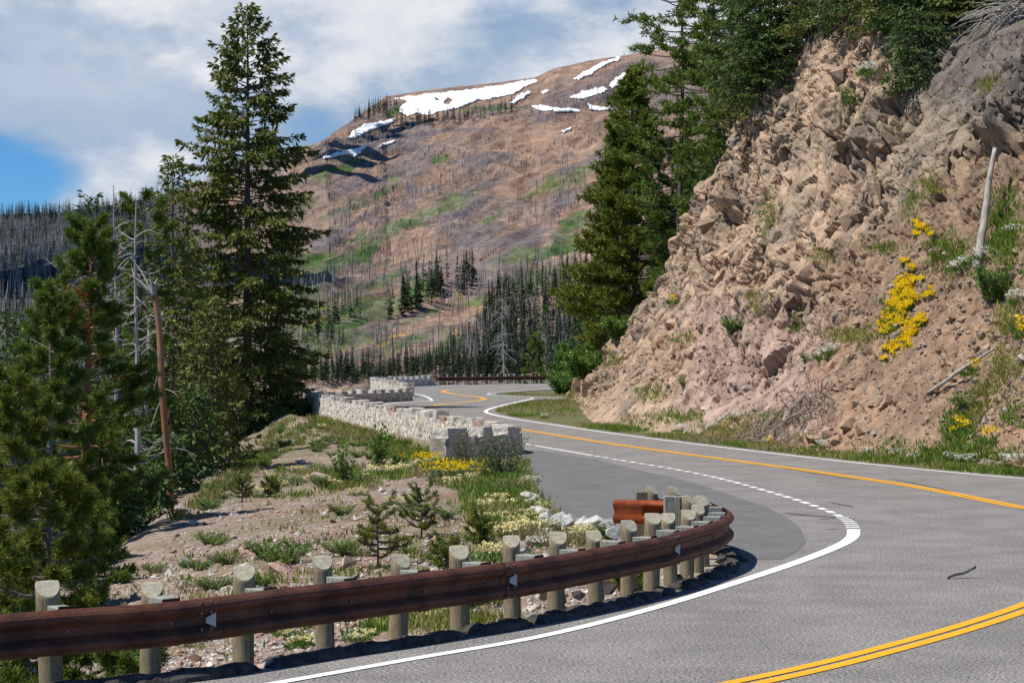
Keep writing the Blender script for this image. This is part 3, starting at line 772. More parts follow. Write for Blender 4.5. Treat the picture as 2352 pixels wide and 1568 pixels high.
for i in range(5):
    a, b = max(bounds[i], 0), min(bounds[i + 1] + .16, RAIL_S[-1])
    m = (RAIL_S >= a) & (RAIL_S <= b)
    P2 = RAIL[m][::2]
    jig = .012 * fbm(np.column_stack([P2 * .9, P2[:, :1] * 0]), 2, 8 + i)
    V, f = wbeam(P2, RAIL_TOP + .004 * (i % 2) + jig * .6, off=.0075 * ((i + 1) % 2) - .06)
    pn = mesh_obj('rail_panel', V - GR0, f, MT['rust'], gr)
    if i >= 3: tag(pn, 'rail panel bent tightly round the nose')
    if 0 < i < 4:
        s0 = bounds[i]; j = np.argmin(np.abs(RAIL_S - s0 - .08)); p = RAIL[j]; nn = N_R[j]; tt = T_R[j]
        # white reflector standing in the groove, bolts round the lap
        rb = MB(); w0, w1, hh = .022, .058, .10
        c0 = p + nn * (-.035) + tt * .03
        pts = []
        for (al, z_) in ((0, .022), (0, -.022), (.085, -.062), (.085, .062)):
            q = c0 + tt * al + nn * (.02 + al * .35); pts.append((q[0], q[1], RAIL_TOP - .185 + z_))
        pts = np.array(pts); b2 = pts - np.array([nn[0], nn[1], 0]) * .006
        rb.add(np.vstack([pts, b2]) - GR0, [(0, 1, 2, 3), (7, 6, 5, 4), (0, 4, 5, 1), (1, 5, 6, 2), (2, 6, 7, 3), (3, 7, 4, 0)])
        rb.build('reflector', MT['reflector'], pn)
        for dz, out in ((-.03, .06), (-.115, .055), (-.255, .055), (-.345, .06)):
            for al in (-.05, .06):
                q = p + tt * al + nn * (out - .055)
                bb = MB(); bb.tube([(q[0], q[1], RAIL_TOP + dz), (q[0] + nn[0] * .022, q[1] + nn[1] * .022, RAIL_TOP + dz)], .014, 8)
                o = bb.build('bolt', MT['bolt'], pn); o.data.transform(Matrix.Translation(-Vector(GR0)))
# dark slots and bolt heads midway along the panels
post_s = [s_of_px(x, 0, s_nose) for x in (160, 405, 637, 818, 985, 1128, 1252, 1352, 1443, 1515, 1570, 1612, 1648)]
post_s = [post_s[0] - 2.3, post_s[0] - 1.15] + post_s
while post_s[-1] < RAIL_S[-1] - .5: post_s.append(post_s[-1] + .95)
blk_protos = []
for i in range(3):
    b = MB(); b.box((0, 0, 0), (.15, .235, .36)); o = b.build('blockout', MT['grey_wood'])
    bv = o.modifiers.new('b', 'BEVEL'); bv.width = .008; bv.segments = 1
    blk_protos.append(o)
plate = MB(); plate.box((0, 0, 0), (.17, .012, .40)); plate_o = plate.build('backing_plate', MT['rust'])
first = set()
def take(proto, key, parent):
    """first use moves the prototype itself, later ones copy it"""
    if key in first:
        o = proto.copy(); COL.objects.link(o)
    else:
        o = proto; first.add(key)
    o.parent = parent; return o
for i, s0 in enumerate(post_s):
    j = np.argmin(np.abs(RAIL_S - s0)); p, nn, tt = RAIL[j], N_R[j], T_R[j]
    c = p - nn * .40
    k = i % 5
    o = take(post_protos[k], ('p', k), gr)
    g = ground_z(c[0], c[1]) or 0
    o.location = (c[0] - GR0[0], c[1] - GR0[1], .035 * math.sin(i * 1.7) + .012 * math.sin(i * 4.1) - GR0[2]); o.rotation_euler = (.035 * math.sin(i * 3.1), .04 * math.sin(i * 2.3), .25 * math.sin(i * 1.3) if s0 < s_nose else .6)
    b = take(blk_protos[i % 3], ('b', i % 3), gr)
    ang = math.atan2(tt[1], tt[0])
    q = p - nn * .205
    b.location = (q[0] - GR0[0], q[1] - GR0[1], RAIL_TOP - .165 + .012 * math.sin(i * 2.7)); b.rotation_euler = (0, 0, ang)
    e = take(plate_o, 'pl', gr)
    q = p - nn * .078; e.location = (q[0] - GR0[0], q[1] - GR0[1], RAIL_TOP - .18); e.rotation_euler = (0, 0, ang)
    if s0 < s_nose:
        sb = MB(); q = p - nn * .054 - tt * .03
        sb.tube([(*(q - GR0[:2]), RAIL_TOP - .185), (*(q + nn * .02 - GR0[:2]), RAIL_TOP - .185)], .014, 8)
        sb.build('bolt', MT['bolt'], gr)
# bright rusty end section facing the camera, with its own posts
E0 = np.array([1.52, 31.7]); E1 = np.array([2.26, 31.5])
n = 26; P2 = E0 + (E1 - E0) * np.linspace(0, 1, n)[:, None]
V, f = wbeam(P2, .68, h=.35, depth=.10, flip=1.0)
V = V.reshape(n, -1, 3); t = np.linspace(0, 1, n)
flat = sst(.72, .52, t)
mean = V[:, :, 1].mean(1, keepdims=True)
V[:, :, 1] = V[:, :, 1] * (1 - flat[:, None]) + (mean - .02 + np.where(np.arange(V.shape[1]) < V.shape[1] // 2, -.012, .012)[None] + .05 * ((V[:, :, 2] - .505) / .175) ** 8) * flat[:, None]
es = mesh_obj('end_section', V.reshape(-1, 3) - GR0, f, MT['rust_bright'], gr); tag(es, 'bright orange flattened end of the rail')
def sq_post(x, y, sx, sy, top, mat, rz=0, lab=None, nm='square_post'):
    b = MB(); b.box((0, 0, top / 2 - .2), (sx, sy, top + .4)); o = b.build(nm, MT[mat], gr)
    m = o.modifiers.new('b', 'BEVEL'); m.width = .008
    o.location = (x - GR0[0], y - GR0[1], 0); o.rotation_euler = (0, 0, rz)
    if lab: tag(o, lab)
sq_post(1.93, 31.9, .17, .17, .79, 'post_wood', .1)
sq_post(2.31, 31.0, .20, .17, .775, 'grey_wood', .05)
sq_post(2.52, 31.55, .17, .14, .74, 'post_top', .3, 'pale bleached post')
# bottom flange scrap behind the end section

# ---------------------------------------------------------------- low asphalt kerb at the foot of the rail, broken into lengths
kc = RAIL + N_R * .02
ks = arclen(kc)
kseg = []
s0 = 3.0; i = 0
while s0 < s_nose + 1.8:
    ln = [3.1, 1.4, 3.6, 2.2, 2.8, 1.1][i % 6] * (1 if s0 < s_nose - 5.5 else .3)
    kseg.append((s0, min(s0 + ln, s_nose + 2.2))); s0 += ln + (.05 if s0 < s_nose - 6 else .22); i += 1
for i, (a, b) in enumerate(kseg):
    m = (ks >= a) & (ks <= b); Q = kc[m]
    if len(Q) < 6: continue
    n = len(Q); T = nrm(np.gradient(Q, axis=0)); Nn2 = np.stack([T[:, 1], -T[:, 0]], 1)
    k = 9; an = np.linspace(0, math.pi, k)
    w = .15; h = .105 * (1 if a < s_nose - 6 else .9)
    e = np.minimum(1, np.minimum(np.arange(n), np.arange(n)[::-1]) / 2.5)
    XY = Q[:, None] + Nn2[:, None] * (np.cos(an) * w)[None, :, None] * (.8 + .2 * e)[:, None, None]
    Z = (np.sin(an) ** .7)[None] * h * (.45 + .55 * e)[:, None] - .02 + zr(Q[:, 1])[:, None]
    V = np.concatenate([XY, Z[..., None]], -1).reshape(-1, 3)
    d, _, _ = facets(V * 4.5, 810 + i, .8)
    rgh = 1.0 if a < s_nose - 5.5 else 2.2
    V += (d * .022 * rgh + fbm(V * 5, 3, 5) * .03 + fbm(V * 18, 3, 5) * .014)[:, None] * nrm(V - np.column_stack([np.repeat(Q, k, 0), np.full(len(V), -.05)]))
    a_ = np.arange(n * k).reshape(n, k)
    f = [tuple(r) for r in grid_faces(n, k).tolist()] + [tuple(a_[0].tolist()), tuple(a_[-1][::-1].tolist())]
    o = mesh_obj('asphalt_kerb', V - np.array([*Q[n // 2], 0]), f, MT['kerb_asphalt'], None, False)
    o.location = (*Q[n // 2], 0)
    tag(o, 'broken length of low black asphalt kerb lying along the foot of the rusty guardrail', 'kerb', 'lengths of asphalt kerb under the guardrail')
kb = [(1262, 1372, .17, .14), (1285, 1384, .13, .09), (1330, 1378, .11, .08), (1395, 1360, .12, .10), (1488, 1345, .10, .08), (1452, 1362, .09, .05), (1655, 1290, .10, .08), (1668, 1274, .09, .06), (1560, 1330, .07, .05)]
for i, (x, y, r, h) in enumerate(kb):
    p = gp(x, y)
    o = boulder('asphalt_chunk', (p[0], p[1], h * .5), (r, r * .8, h), 30 + i, (.035, .033, .032), None, rz=i, sub=2, rough=.6)
    o.data.materials[0] = MT['kerb_asphalt']
    tag(o, 'loose lump of black asphalt broken off the kerb under the guardrail', 'asphalt lump', 'lumps of asphalt beside the kerb')

# ---------------------------------------------------------------- stone parapets
def stone_wall(name, path, label, top, thick, seed, merl, colr, under=2.0, stepz=.075):
    P = resample(catmull(np.array(path), .2), .09); s = arclen(P); n = len(P)
    T = nrm(np.gradient(P, axis=0)); Nn = np.stack([-T[:, 1], T[:, 0]], 1)
    L0 = np.array([*P[n // 2], float(zr(P[n // 2, 1]))])
    root = thing(name, L0, label, 'stone wall', 'stone parapet walls')
    nz = int((top + under) / stepz); nt_ = max(4, int(thick / stepz))
    loop = [(-thick / 2, -under + (top + under) * i / nz) for i in range(nz)] + [(-thick / 2 + thick * i / nt_, top) for i in range(nt_)] + [(thick / 2, top - (top + under) * i / nz) for i in range(nz + 1)]
    loop = np.array(loop); k = len(loop)
    XY = P[:, None] + Nn[:, None] * (-loop[:, 0])[None, :, None]
    Z = zr(P[:, 1])[:, None] + loop[:, 1][None]
    V = np.concatenate([XY, Z[..., None]], -1).reshape(-1, 3)
    mid = np.column_stack([np.repeat(P, k, 0), np.clip(V[:, 2], -9, np.repeat(zr(P[:, 1]), k) + top - thick / 2)])
    nv = nrm(V - mid)
    Q = np.column_stack([V[:, :2] * 2.6, V[:, 2] * 3.1]) + .25 * fbm(V * 2, 2, seed)[:, None]
    d, e, r = facets(Q, seed, .55)
    joint = sst(.16, .03, e)
    V2 = V + nv * (d * .055 + .03 - joint * .045 + fbm(V * 7, 3, 4) * .014)[:, None]
    c = np.array(colr)[None] * (1 + .34 * (r - .5))[:, None]
    warm = (np.modf(r * 17.3)[0] > .86)[:, None]
    c = np.where(warm, c * np.array([.80, .68, .56]), c)
    c = c * (1 - .4 * joint[:, None])
    a_ = np.arange(n * k).reshape(n, k)
    f = [tuple(q) for q in grid_faces(n, k).tolist()] + [tuple(a_[0].tolist()), tuple(a_[-1][::-1].tolist())]
    mesh_obj('wall_body', V2 - L0, f, MT['stone'], root, False, c)
    # raised stones along the top
    ml_, gap, hh = merl
    q = .1; i = 0
    rr = random.Random(seed)
    while q < s[-1] - ml_ * .6:
        l_ = ml_ * rr.uniform(.6, 1.3); cpt = q + l_ / 2
        x = np.interp(cpt, s, P[:, 0]); y = np.interp(cpt, s, P[:, 1]); j = np.argmin(np.abs(s - cpt)); ang = math.atan2(T[j, 1], T[j, 0])
        # subdivided block
        m_ = 12
        V, Fc = CUBE
        sz = np.array([l_ / 2, thick / 2 * rr.uniform(.92, 1.06), (hh + .12) / 2 * rr.uniform(.65, 1.45)])
        cr = np.random.default_rng(seed * 100 + i).uniform(-.16, .16, (2, 2, 2, 3)); w3 = (V + 1) / 2
        for a0 in (0, 1):
            for b0 in (0, 1):
                for c0 in (0, 1):
                    wt = (w3[:, 0] if a0 else 1 - w3[:, 0]) * (w3[:, 1] if b0 else 1 - w3[:, 1]) * (w3[:, 2] if c0 else 1 - w3[:, 2])
                    V = V + wt[:, None] * cr[a0, b0, c0]
        r2 = fbm(V * 1.5 + i, 2, i) * .5 + .5
        V = V * (1 - .05 * (np.abs(V) > .95).sum(1, keepdims=True) ** 1.5 * .35); V = V * sz + .022 * fbm(V * 2.5 + i * 3.3, 3, i)[:, None] * nrm(V)
        c_, s_ = math.cos(ang), math.sin(ang)
        V = np.stack([V[:, 0] * c_ - V[:, 1] * s_, V[:, 0] * s_ + V[:, 1] * c_, V[:, 2]], 1)
        base = np.array(colr) * rr.uniform(.78, 1.06)
        t_ = rr.random()
        if t_ < .2: base = np.array([.38, .28, .21])
        elif t_ < .38: base = np.array([.36, .35, .335])
        o = mesh_obj('capstone', V, Fc, MT['stone'], root, False, base[None] * (1 + .2 * (r2 - .5))[:, None])
        o.location = (x - L0[0], y - L0[1], float(zr(y)) + top + hh / 2 - .05 - L0[2])
        q += l_ + gap * rr.uniform(.7, 1.3); i += 1
    return root
off = -.3
w1 = [(-2.15, 61.6), (-1.0, 63.6), (.02, 65.9), (-.5, 69.3), (-1.65, 75), (-4.0, 87), (-6.55, 100), (-9.1, 113), (-11.3, 124.4), (-12.25, 129.2), (-11.9, 131.5), (-9.6, 138.2), (-7.1, 146.4)]
stone_wall('stone_wall', w1, 'long pale rubble stone parapet with toothed top, nearest the camera, its end among the flowers', .62, .52, 900, (.95, .75, .23), (.58, .545, .485))
w2 = [(-7.6, 160), (-9.0, 170), (-11.6, 190), (-13.2, 204), (-13.0, 207), (-11.0, 215.5), (-8.4, 225.3)]
stone_wall('stone_wall', w2, 'farther stone parapet with toothed top ending at the distant guardrail', .74, .55, 950, (1.0, .9, .26), (.56, .53, .475), under=1.4, stepz=.09)

# ---------------------------------------------------------------- far guardrail
FR = np.array([(-8.0, 228.0), (-4, 233.5), (1, 240.0), (5.5, 245.5), (11, 252)])
FR = resample(catmull(FR, .3), .3); fs = arclen(FR)
G2 = np.array([0, 238.6, float(zr(238.6))])
g2 = thing('guardrail', G2, 'distant dark rusty guardrail on short posts beyond the far bend', 'guardrail', 'guardrails')
V, f = wbeam(FR, zr(FR[:, 1]) + .86, h=.42, depth=.1); mesh_obj('rail_panel', V - G2, f, MT['rust'], g2)
Tf = nrm(np.gradient(FR, axis=0)); Nf = np.stack([Tf[:, 1], -Tf[:, 0]], 1)
fp = None
for q in np.arange(.6, fs[-1], 1.5):
    j = np.argmin(np.abs(fs - q)); c = FR[j] - Nf[j] * .2
    if fp is None:
        b = MB(); b.tube([(0, 0, -.8), (0, 0, .5), (0, 0, 1.12)], .11, 8); fp = b.build('post', MT['post_top'], g2); o = fp
    else:
        o = fp.copy(); COL.objects.link(o)
    o.location = (c[0] - G2[0], c[1] - G2[1], float(zr(c[1])) - G2[2])
b = MB(); p0 = FR[0]; b.box((p0[0] - .5 - G2[0], p0[1] - .3 - G2[1], float(zr(p0[1])) + .66 - G2[2]), (1.1, .12, .5)); b.build('end_section', MT['rust_bright'], g2)

# ---------------------------------------------------------------- pale edging stones at the pullout
es_px = [(1228, 1142, .22), (1238, 1156, .25), (1245, 1168, .2), (1256, 1180, .26), (1272, 1188, .19), (1296, 1193, .22), (1324, 1197, .24), (1352, 1201, .22), (1380, 1205, .24), (1408, 1212, .25), (1434, 1222, .24)]
for i, (x, y, r) in enumerate(es_px):
    p = gp(x, y + 10)
    boulder('edging_stone', (p[0] - .10, p[1], .06), (r * 1.05, r * .7, r * .72), 60 + i, (.50, .48, .44), 'whitish rough edging stone at the pullout between the flowers and the grey paving', 'edging stone', 'edging stones along the pullout', rz=i * .7, sub=3, rough=.3, sq=.35)

# ---------------------------------------------------------------- scrap of tyre on the road
p = gp(2210, 1328)
n = 40; t = np.linspace(0, 1, n); w = .075 * np.sin(np.clip(t * math.pi, .18, 3.0)) ** .7
cx = (t - .5) * .42; cy = .05 * np.sin(t * 3.0 - .7); cz = .012 + .115 * t ** 1.4 + .012 * np.sin(t * 7)
V = []
for dw, dz in ((-1, 0), (-.3, .02), (.4, .012), (1, -.01), (.4, -.012), (-.3, -.006)):
    V.append(np.column_stack([cx, cy + dw * w * .5, cz + dz * 1.2]))
V = np.stack(V, 1).reshape(-1, 3)
a_ = np.arange(n * 6).reshape(n, 6); bq = np.roll(a_, -1, 1)
f = [tuple(r) for r in np.stack([a_[:-1], a_[1:], bq[1:], bq[:-1]], -1).reshape(-1, 4).tolist()]
ts = mesh_obj('tyre_scrap', V, f, MT['tar'], None, False); ts.location = tuple(p); ts.rotation_euler = (0, 0, .25)
tag(ts, 'curled strip of black tyre tread lying on the asphalt near the yellow lines', 'tyre scrap')

# ---------------------------------------------------------------- small marker post by the verge
p = gp(1311, 914)
b = MB(); b.box((0, 0, .4), (.14, .06, 1.1)); b.box((0, -.035, .8), (.10, .012, .14))
mp_ = b.build('marker_post', MT['dead_dark']); mp_.location = (p[0], p[1], p[2]); tag(mp_, 'thin dark roadside marker post standing where the verge meets the cliff', 'marker post')

# ---------------------------------------------------------------- things lying on the cliff
def on_cliff(x, y, lift=0.0):
    for k in range(12):
        h, nn = cast(BV_C, x, y + 8 * k)
        if h is not None: return h + nrm(np.array(CAMV) - h) * lift
    return None
def stem(P, r, k=7, jit=0.02, seed=0, n=14):
    P = catmull(np.asarray(P, float), .01) if len(P) > 2 else np.asarray(P, float)
    Q = resample(P, max(arclen(P)[-1] / n, .02))
    Q = Q + jit * np.stack([fbm(Q * 1.3 + seed + 9 * a, 2, a) for a in range(3)], 1)
    return Q, np.interp(np.linspace(0, 1, len(Q)), np.linspace(0, 1, len(np.atleast_1d(r))), np.atleast_1d(r))
def dead_log(name, p0, p1, r, label, mat='dead_wood', stubs=6, seed=0, cat='log'):
    p0 = np.array(p0); p1 = np.array(p1)
    root = thing(name, p0, label, cat)
    Q, rr = stem([[0, 0, 0], p1 - p0], r, seed=seed, jit=.05, n=20)
    b = MB(); b.tube(Q, rr, 9); b.build('trunk', MT[mat], root, True)
    rn = random.Random(seed)
    for i in range(stubs):
        t = rn.uniform(.1, .9); q = Q[int(t * (len(Q) - 1))]
        d = nrm(np.array([rn.gauss(0, 1), rn.gauss(0, 1) - .6, rn.gauss(0, 1)]))
        b = MB(); b.tube([q, q + d * rn.uniform(.15, .45)], [.02, .006], 5); b.build('branch_stub', MT[mat], root)
    return root
a = on_cliff(2246, 618, .1); t_ = at(2284, 342, a[1] + .9)
dead_log('bare_tree', a, t_, [.15, .13, .10, .07], 'bare silver dead trunk standing upright against the grey cliff at the right', seed=3, cat='dead tree')
a = on_cliff(2128, 902, .25); b_ = on_cliff(2284, 802, .25)
dead_log('fallen_pole', a, b_, [.05, .06, .04], 'long thin grey pole lying up the brown scree slope', seed=4, stubs=2)
a = on_cliff(1604, 1001, .2); b_ = on_cliff(1678, 944, .3)
dead_log('fallen_log', a, b_, [.11, .10, .07], 'short pale log lying at the cliff foot left of the brush heap', seed=5, stubs=4)
a = on_cliff(2330, 810, .2); b_ = on_cliff(2356, 700, .3)
dead_log('fallen_branch', a, b_, [.05, .05, .03], 'dark reddish branch lying on the scree at the right edge', mat='bark', seed=6, stubs=1)

# heap of dead brush at the foot of the cliff
c0 = on_cliff(1800, 985, 0)
bp = thing('brush_pile', c0, 'tangled heap of dead grey-brown branches at the foot of the cliff by the road', 'brush pile')
rn = random.Random(5)
mb = MB()
for i in range(430):
    t = rn.random()
    x = 1690 + 215 * t + rn.gauss(0, 14); y = 1028 - 118 * t ** .9 + rn.gauss(0, 24) + 6
    y = min(y, 1034 + (x - 1750) * .12)
    h = on_cliff(x, y, rn.uniform(.02, .4))
    if h is None or abs(h[1] - c0[1]) > 15: continue
    dirn = nrm(np.array([.35 + rn.gauss(0, .45), .35 + rn.gauss(0, .5), .30 + rn.gauss(0, .38)]))
    ln = rn.uniform(.4, 1.7); bend = nrm(np.array([rn.gauss(0, 1), rn.gauss(0, 1), rn.gauss(0, 1)])) * ln * .18
    P = [h - dirn * ln / 2, h + bend, h + dirn * ln / 2]
    Q, r_ = stem(P, [rn.uniform(.012, .03), .006], jit=.05, seed=i, n=6)
    mb.tube(Q - c0, r_, 4)
mb.build('branches', MT['brush'], bp)
for i, (x0, y0, x1, y1, r_) in enumerate([(1745, 1005, 1800, 935, .11), (1790, 985, 1850, 905, .13), (1762, 1022, 1782, 988, .12), (1812, 950, 1826, 905, .04), (1895, 1000, 1912, 985, .06)]):
    p0 = on_cliff(x0, y0, .35); p1 = on_cliff(x1, y1, .35)
    Q, rr_ = stem([p0 - c0, (p0 + p1) / 2 - c0 + np.array([0, -.1, .12]), p1 - c0], [r_, r_ * .9, r_ * .5], jit=.08, seed=i, n=12)
    b = MB(); b.tube(Q, rr_, 8); b.build('log', MT['brush'], bp, True)
# uprooted dead tree hanging over the rim, top right
c0 = on_cliff(2318, 60, .2)
ur = thing('uprooted_tree', c0, 'grey uprooted dead tree hanging over the cliff rim in the top right corner', 'dead tree')
a = at(2345, 18, c0[1] - .4) - c0; b_ = at(2420, 60, c0[1] + 2) - c0
Q, rr_ = stem([a, (a + b_) / 2, b_], [.16, .22, .2], jit=.1, n=10); b = MB(); b.tube(Q, rr_, 9); b.build('trunk', MT['dead_wood'], ur, True)
b = MB()
for i in range(120):
    ang = rn.uniform(2.2, 4.9); ln = rn.uniform(.6, 2.0)
    st = a + np.array([rn.uniform(-.7, .3), rn.gauss(0, .25), rn.uniform(-.5, .15)])
    d = np.array([math.cos(ang), -.15 + rn.gauss(0, .3), math.sin(ang) * .55 - .1])
    P = [st, st + d * ln * .5 + np.array([0, 0, .12]), st + d * ln + np.array([rn.gauss(0, .1), 0, -ln * .12])]
    Q, rr_ = stem(P, [rn.uniform(.014, .032), .006], jit=.12, seed=i, n=8); b.tube(Q, rr_, 4)
b.build('roots', MT['dead_wood'], ur)
# roots laid bare under the turf at the rim
c0 = on_cliff(1935, 55, .1)
rt = thing('exposed_roots', c0, 'fringe of dark bare roots hanging from the turf at the cliff rim', 'roots')
b = MB()
for i in range(150):
    t = rn.random(); x = 1850 + 145 * t + rn.gauss(0, 4); y0 = 74 - 62 * t + rn.gauss(0, 7)
    h = on_cliff(x, y0 + 10, .25)
    if h is None or abs(h[1] - c0[1]) > 14: continue
    ln = rn.uniform(.3, 1.2) * (1.0 if i % 9 else 1.7)
    P = [h + np.array([0, .1, .35]), h + np.array([rn.gauss(0, .1), -.25, .05]), h + np.array([rn.gauss(0, .25), -.3, -ln])]
    Q, rr_ = stem(P, [rn.uniform(.015, .05), .008], jit=.12, seed=i, n=8); b.tube(Q - c0, rr_, 4)
b.build('root_strands', MT['bark'], rt)['kind'] = 'stuff'
# big blocks of rock standing proud of the face
blocks = [(1905, 565, .5, .45), (1700, 345, .45, .5), (2020, 645, .45, .35), (1590, 800, .4, .3), (1500, 825, .35, .28)]
for i, (x, y, r, h) in enumerate(blocks):
    p = on_cliff(x, y, -.3)
    if p is None: continue
    g_ = .8 if x > 1980 else 1.0
    boulder('rock_block', p, (r * .6, r * .6, h * .55), 120 + i, (.45 * g_, .335 * g_, .25 * g_), 'angular block of tan rock jutting from the cliff face', 'rock', 'blocks jutting from the cliff', rz=i * 1.1, sub=3, rough=.45, sq=.3)
foot = [(1880, 1010, .45), (1905, 995, .35), (1928, 1012, .3), (1868, 1025, .25), (1950, 975, .4), (1620, 940, .22), (1668, 975, .3), (1985, 985, .4), (2040, 925, .5), (1360, 855, .8), (1330, 855, .7), (1310, 870, .5), (2330, 1070, .3), (1330, 890, .6)]
for i, (x, y, r) in enumerate(foot):
    p = on_cliff(x, y, .05)
    if p is None: continue
    white = x in (1620,)
    boulder('fallen_rock', p, (r, r * .8, r * .7), 160 + i, (.62, .56, .48) if white else (.37, .25, .17), 'loose brown rock lying at the foot of the cliff above the roadside grass', 'rock', 'loose rocks at the cliff foot', rz=i * 1.3, sub=2, rough=.5, sq=.2)
# scree: small broken stone over the lower slope, nobody could count it
SV, SF, SCc = [], [], []
nb = 0
xs = RNG.uniform(1320, 2352, 9000); ysr = RNG.uniform(560, 1075, 9000)
for x, y in zip(xs, ysr):
    lo = np.interp(x, [1320, 1500, 1600, 1800, 1950, 2100, 2352], [880, 800, 730, 700, 640, 560, 430])
    if y < lo: continue
    h, nn = cast(BV_C, x, y)
    if h is None: continue
    if random.random() > (.5 if x > 1900 else .32): continue
    r = abs(random.gauss(0, 1)) ** 1.5 * .040 + .025
    base_v, base_f = HULL[random.randrange(14)]
    v = base_v * r * RNG.uniform(.6, 1.4, 3)
    SV.append(v + h); SF.append(base_f + nb); nb += len(v)
    k = random.random(); cc_ = np.array([.40, .31, .235]) if k < .5 else (np.array([.32, .225, .16]) if k < .88 else np.array([.38, .34, .29]))
    SCc.append(np.repeat(cc_[None] * random.uniform(.75, 1.15), len(v), 0))
scree = struct('scree', np.concatenate(SV), np.concatenate(SF), MT['rock'], False, np.concatenate(SCc), kind='stuff')

# ---------------------------------------------------------------- snow fields
def drape(poly, step=3.0, lift=2.2, bv=None):
    poly = np.array(poly, float)
    x0, y0 = poly.min(0); x1, y1 = poly.max(0)
    gx = np.arange(x0 - step, x1 + step * 1.5, step); gy = np.arange(y0 - step, y1 + step * 1.5, step * .5)
    return gx, gy
def snow(poly, label, holes=()):
    poly = np.array(poly, float); stp = 2.2
    x0, y0 = poly.min(0); x1, y1 = poly.max(0)
    gx = np.arange(x0, x1 + stp, stp); gy = np.arange(y0, y1 + 1.2, 1.2)
    GX, GY = np.meshgrid(gx, gy, indexing='ij')
    wob = fbm(np.column_stack([GX.ravel() / 9, GY.ravel() / 6, 0 * GX.ravel()]), 3, 70).reshape(GX.shape) * 3.0
    ins = inpoly(GX + wob, GY + wob, poly)
    for h in holes: ins &= ~inpoly(GX + wob * .5, GY + wob * .5, h)
    idx = -np.ones(GX.shape, int); V = []
    for i in range(len(gx)):
        for j in range(len(gy)):
            h, nn = cast(BV_M, gx[i], gy[j])
            if h is not None:
                idx[i, j] = len(V); V.append(h + np.array([-.2, -2.4, 1.6]))
    f = []
    for i in range(len(gx) - 1):
        for j in range(len(gy) - 1):
            if ins[i, j] and ins[i + 1, j + 1]:
                q = (idx[i, j], idx[i, j + 1], idx[i + 1, j + 1], idx[i + 1, j])
                if min(q) >= 0:
                    ys_ = [V[k][1] for k in q]
                    if max(ys_) - min(ys_) < 160: f.append(q)
    if not f: return
    V = np.array(V); c = V[f[0][0]].copy()
    o = mesh_obj('snow_field', V - c, f, MT['snow'], None, True); o.location = tuple(c)
    m = o.modifiers.new('s', 'SOLIDIFY'); m.thickness = 2.0; m.offset = -1
    tag(o, label, 'snow patch', 'snow patches on the mountain')
snow([(897, 230), (935, 224), (975, 219), (1100, 205), (1228, 184), (1236, 188), (1205, 203), (1180, 218), (1150, 226), (1120, 230), (1100, 232), (1050, 252), (1010, 258), (985, 266), (960, 262), (935, 268), (920, 260), (916, 250), (938, 236), (930, 231)], 'largest white snow field below the mountain top, with two bare holes', holes=[[(1020, 236), (1032, 228), (1040, 232), (1032, 242), (1022, 243)], [(1000, 229), (1008, 228), (1007, 233), (1001, 233)]])
snow([(798, 322), (812, 303), (840, 288), (880, 280), (909, 273), (905, 283), (870, 296), (845, 305), (825, 316)], 'narrow snow patch on the left shoulder above the tree band')
snow([(732, 371), (760, 357), (800, 346), (822, 345), (860, 328), (838, 344), (815, 368), (812, 358), (780, 360), (755, 366)], 'lowest forked snow patch in the shaded hollow at left')
snow([(858, 346), (880, 333), (917, 322), (905, 330), (880, 338), (862, 344)], 'small sliver of snow right of the forked shaded patch')
snow([(1168, 240), (1190, 222), (1212, 211), (1222, 216), (1205, 226), (1185, 240)], 'ragged snow patch among dead trees just right of the largest field')
snow([(1238, 214), (1252, 207), (1262, 210), (1248, 218)], 'tiny snow patch between the ragged patch and the summit')
snow([(1315, 184), (1345, 165), (1380, 146), (1425, 132), (1428, 138), (1395, 150), (1360, 172), (1335, 184)], 'highest snow streak just under the summit line')
snow([(1305, 226), (1340, 212), (1385, 202), (1397, 208), (1370, 222), (1335, 229)], 'oval snow patch in the middle of the dark bowl')
snow([(1400, 200), (1412, 180), (1438, 168), (1440, 174), (1420, 198), (1408, 206)], 'steep snow patch beside the pine top at the right of the bowl')
snow([(1218, 246), (1240, 244), (1270, 249), (1330, 254), (1335, 259), (1290, 258), (1240, 256)], 'thin snow band along the foot of the dark bowl')
snow([(1350, 240), (1380, 250), (1400, 244), (1408, 254), (1380, 257), (1355, 254)], 'low snow patch at the right end of the thin band')
snow([(1290, 303), (1312, 293), (1310, 300), (1295, 306)], 'isolated snow scrap under the dark cliff band')
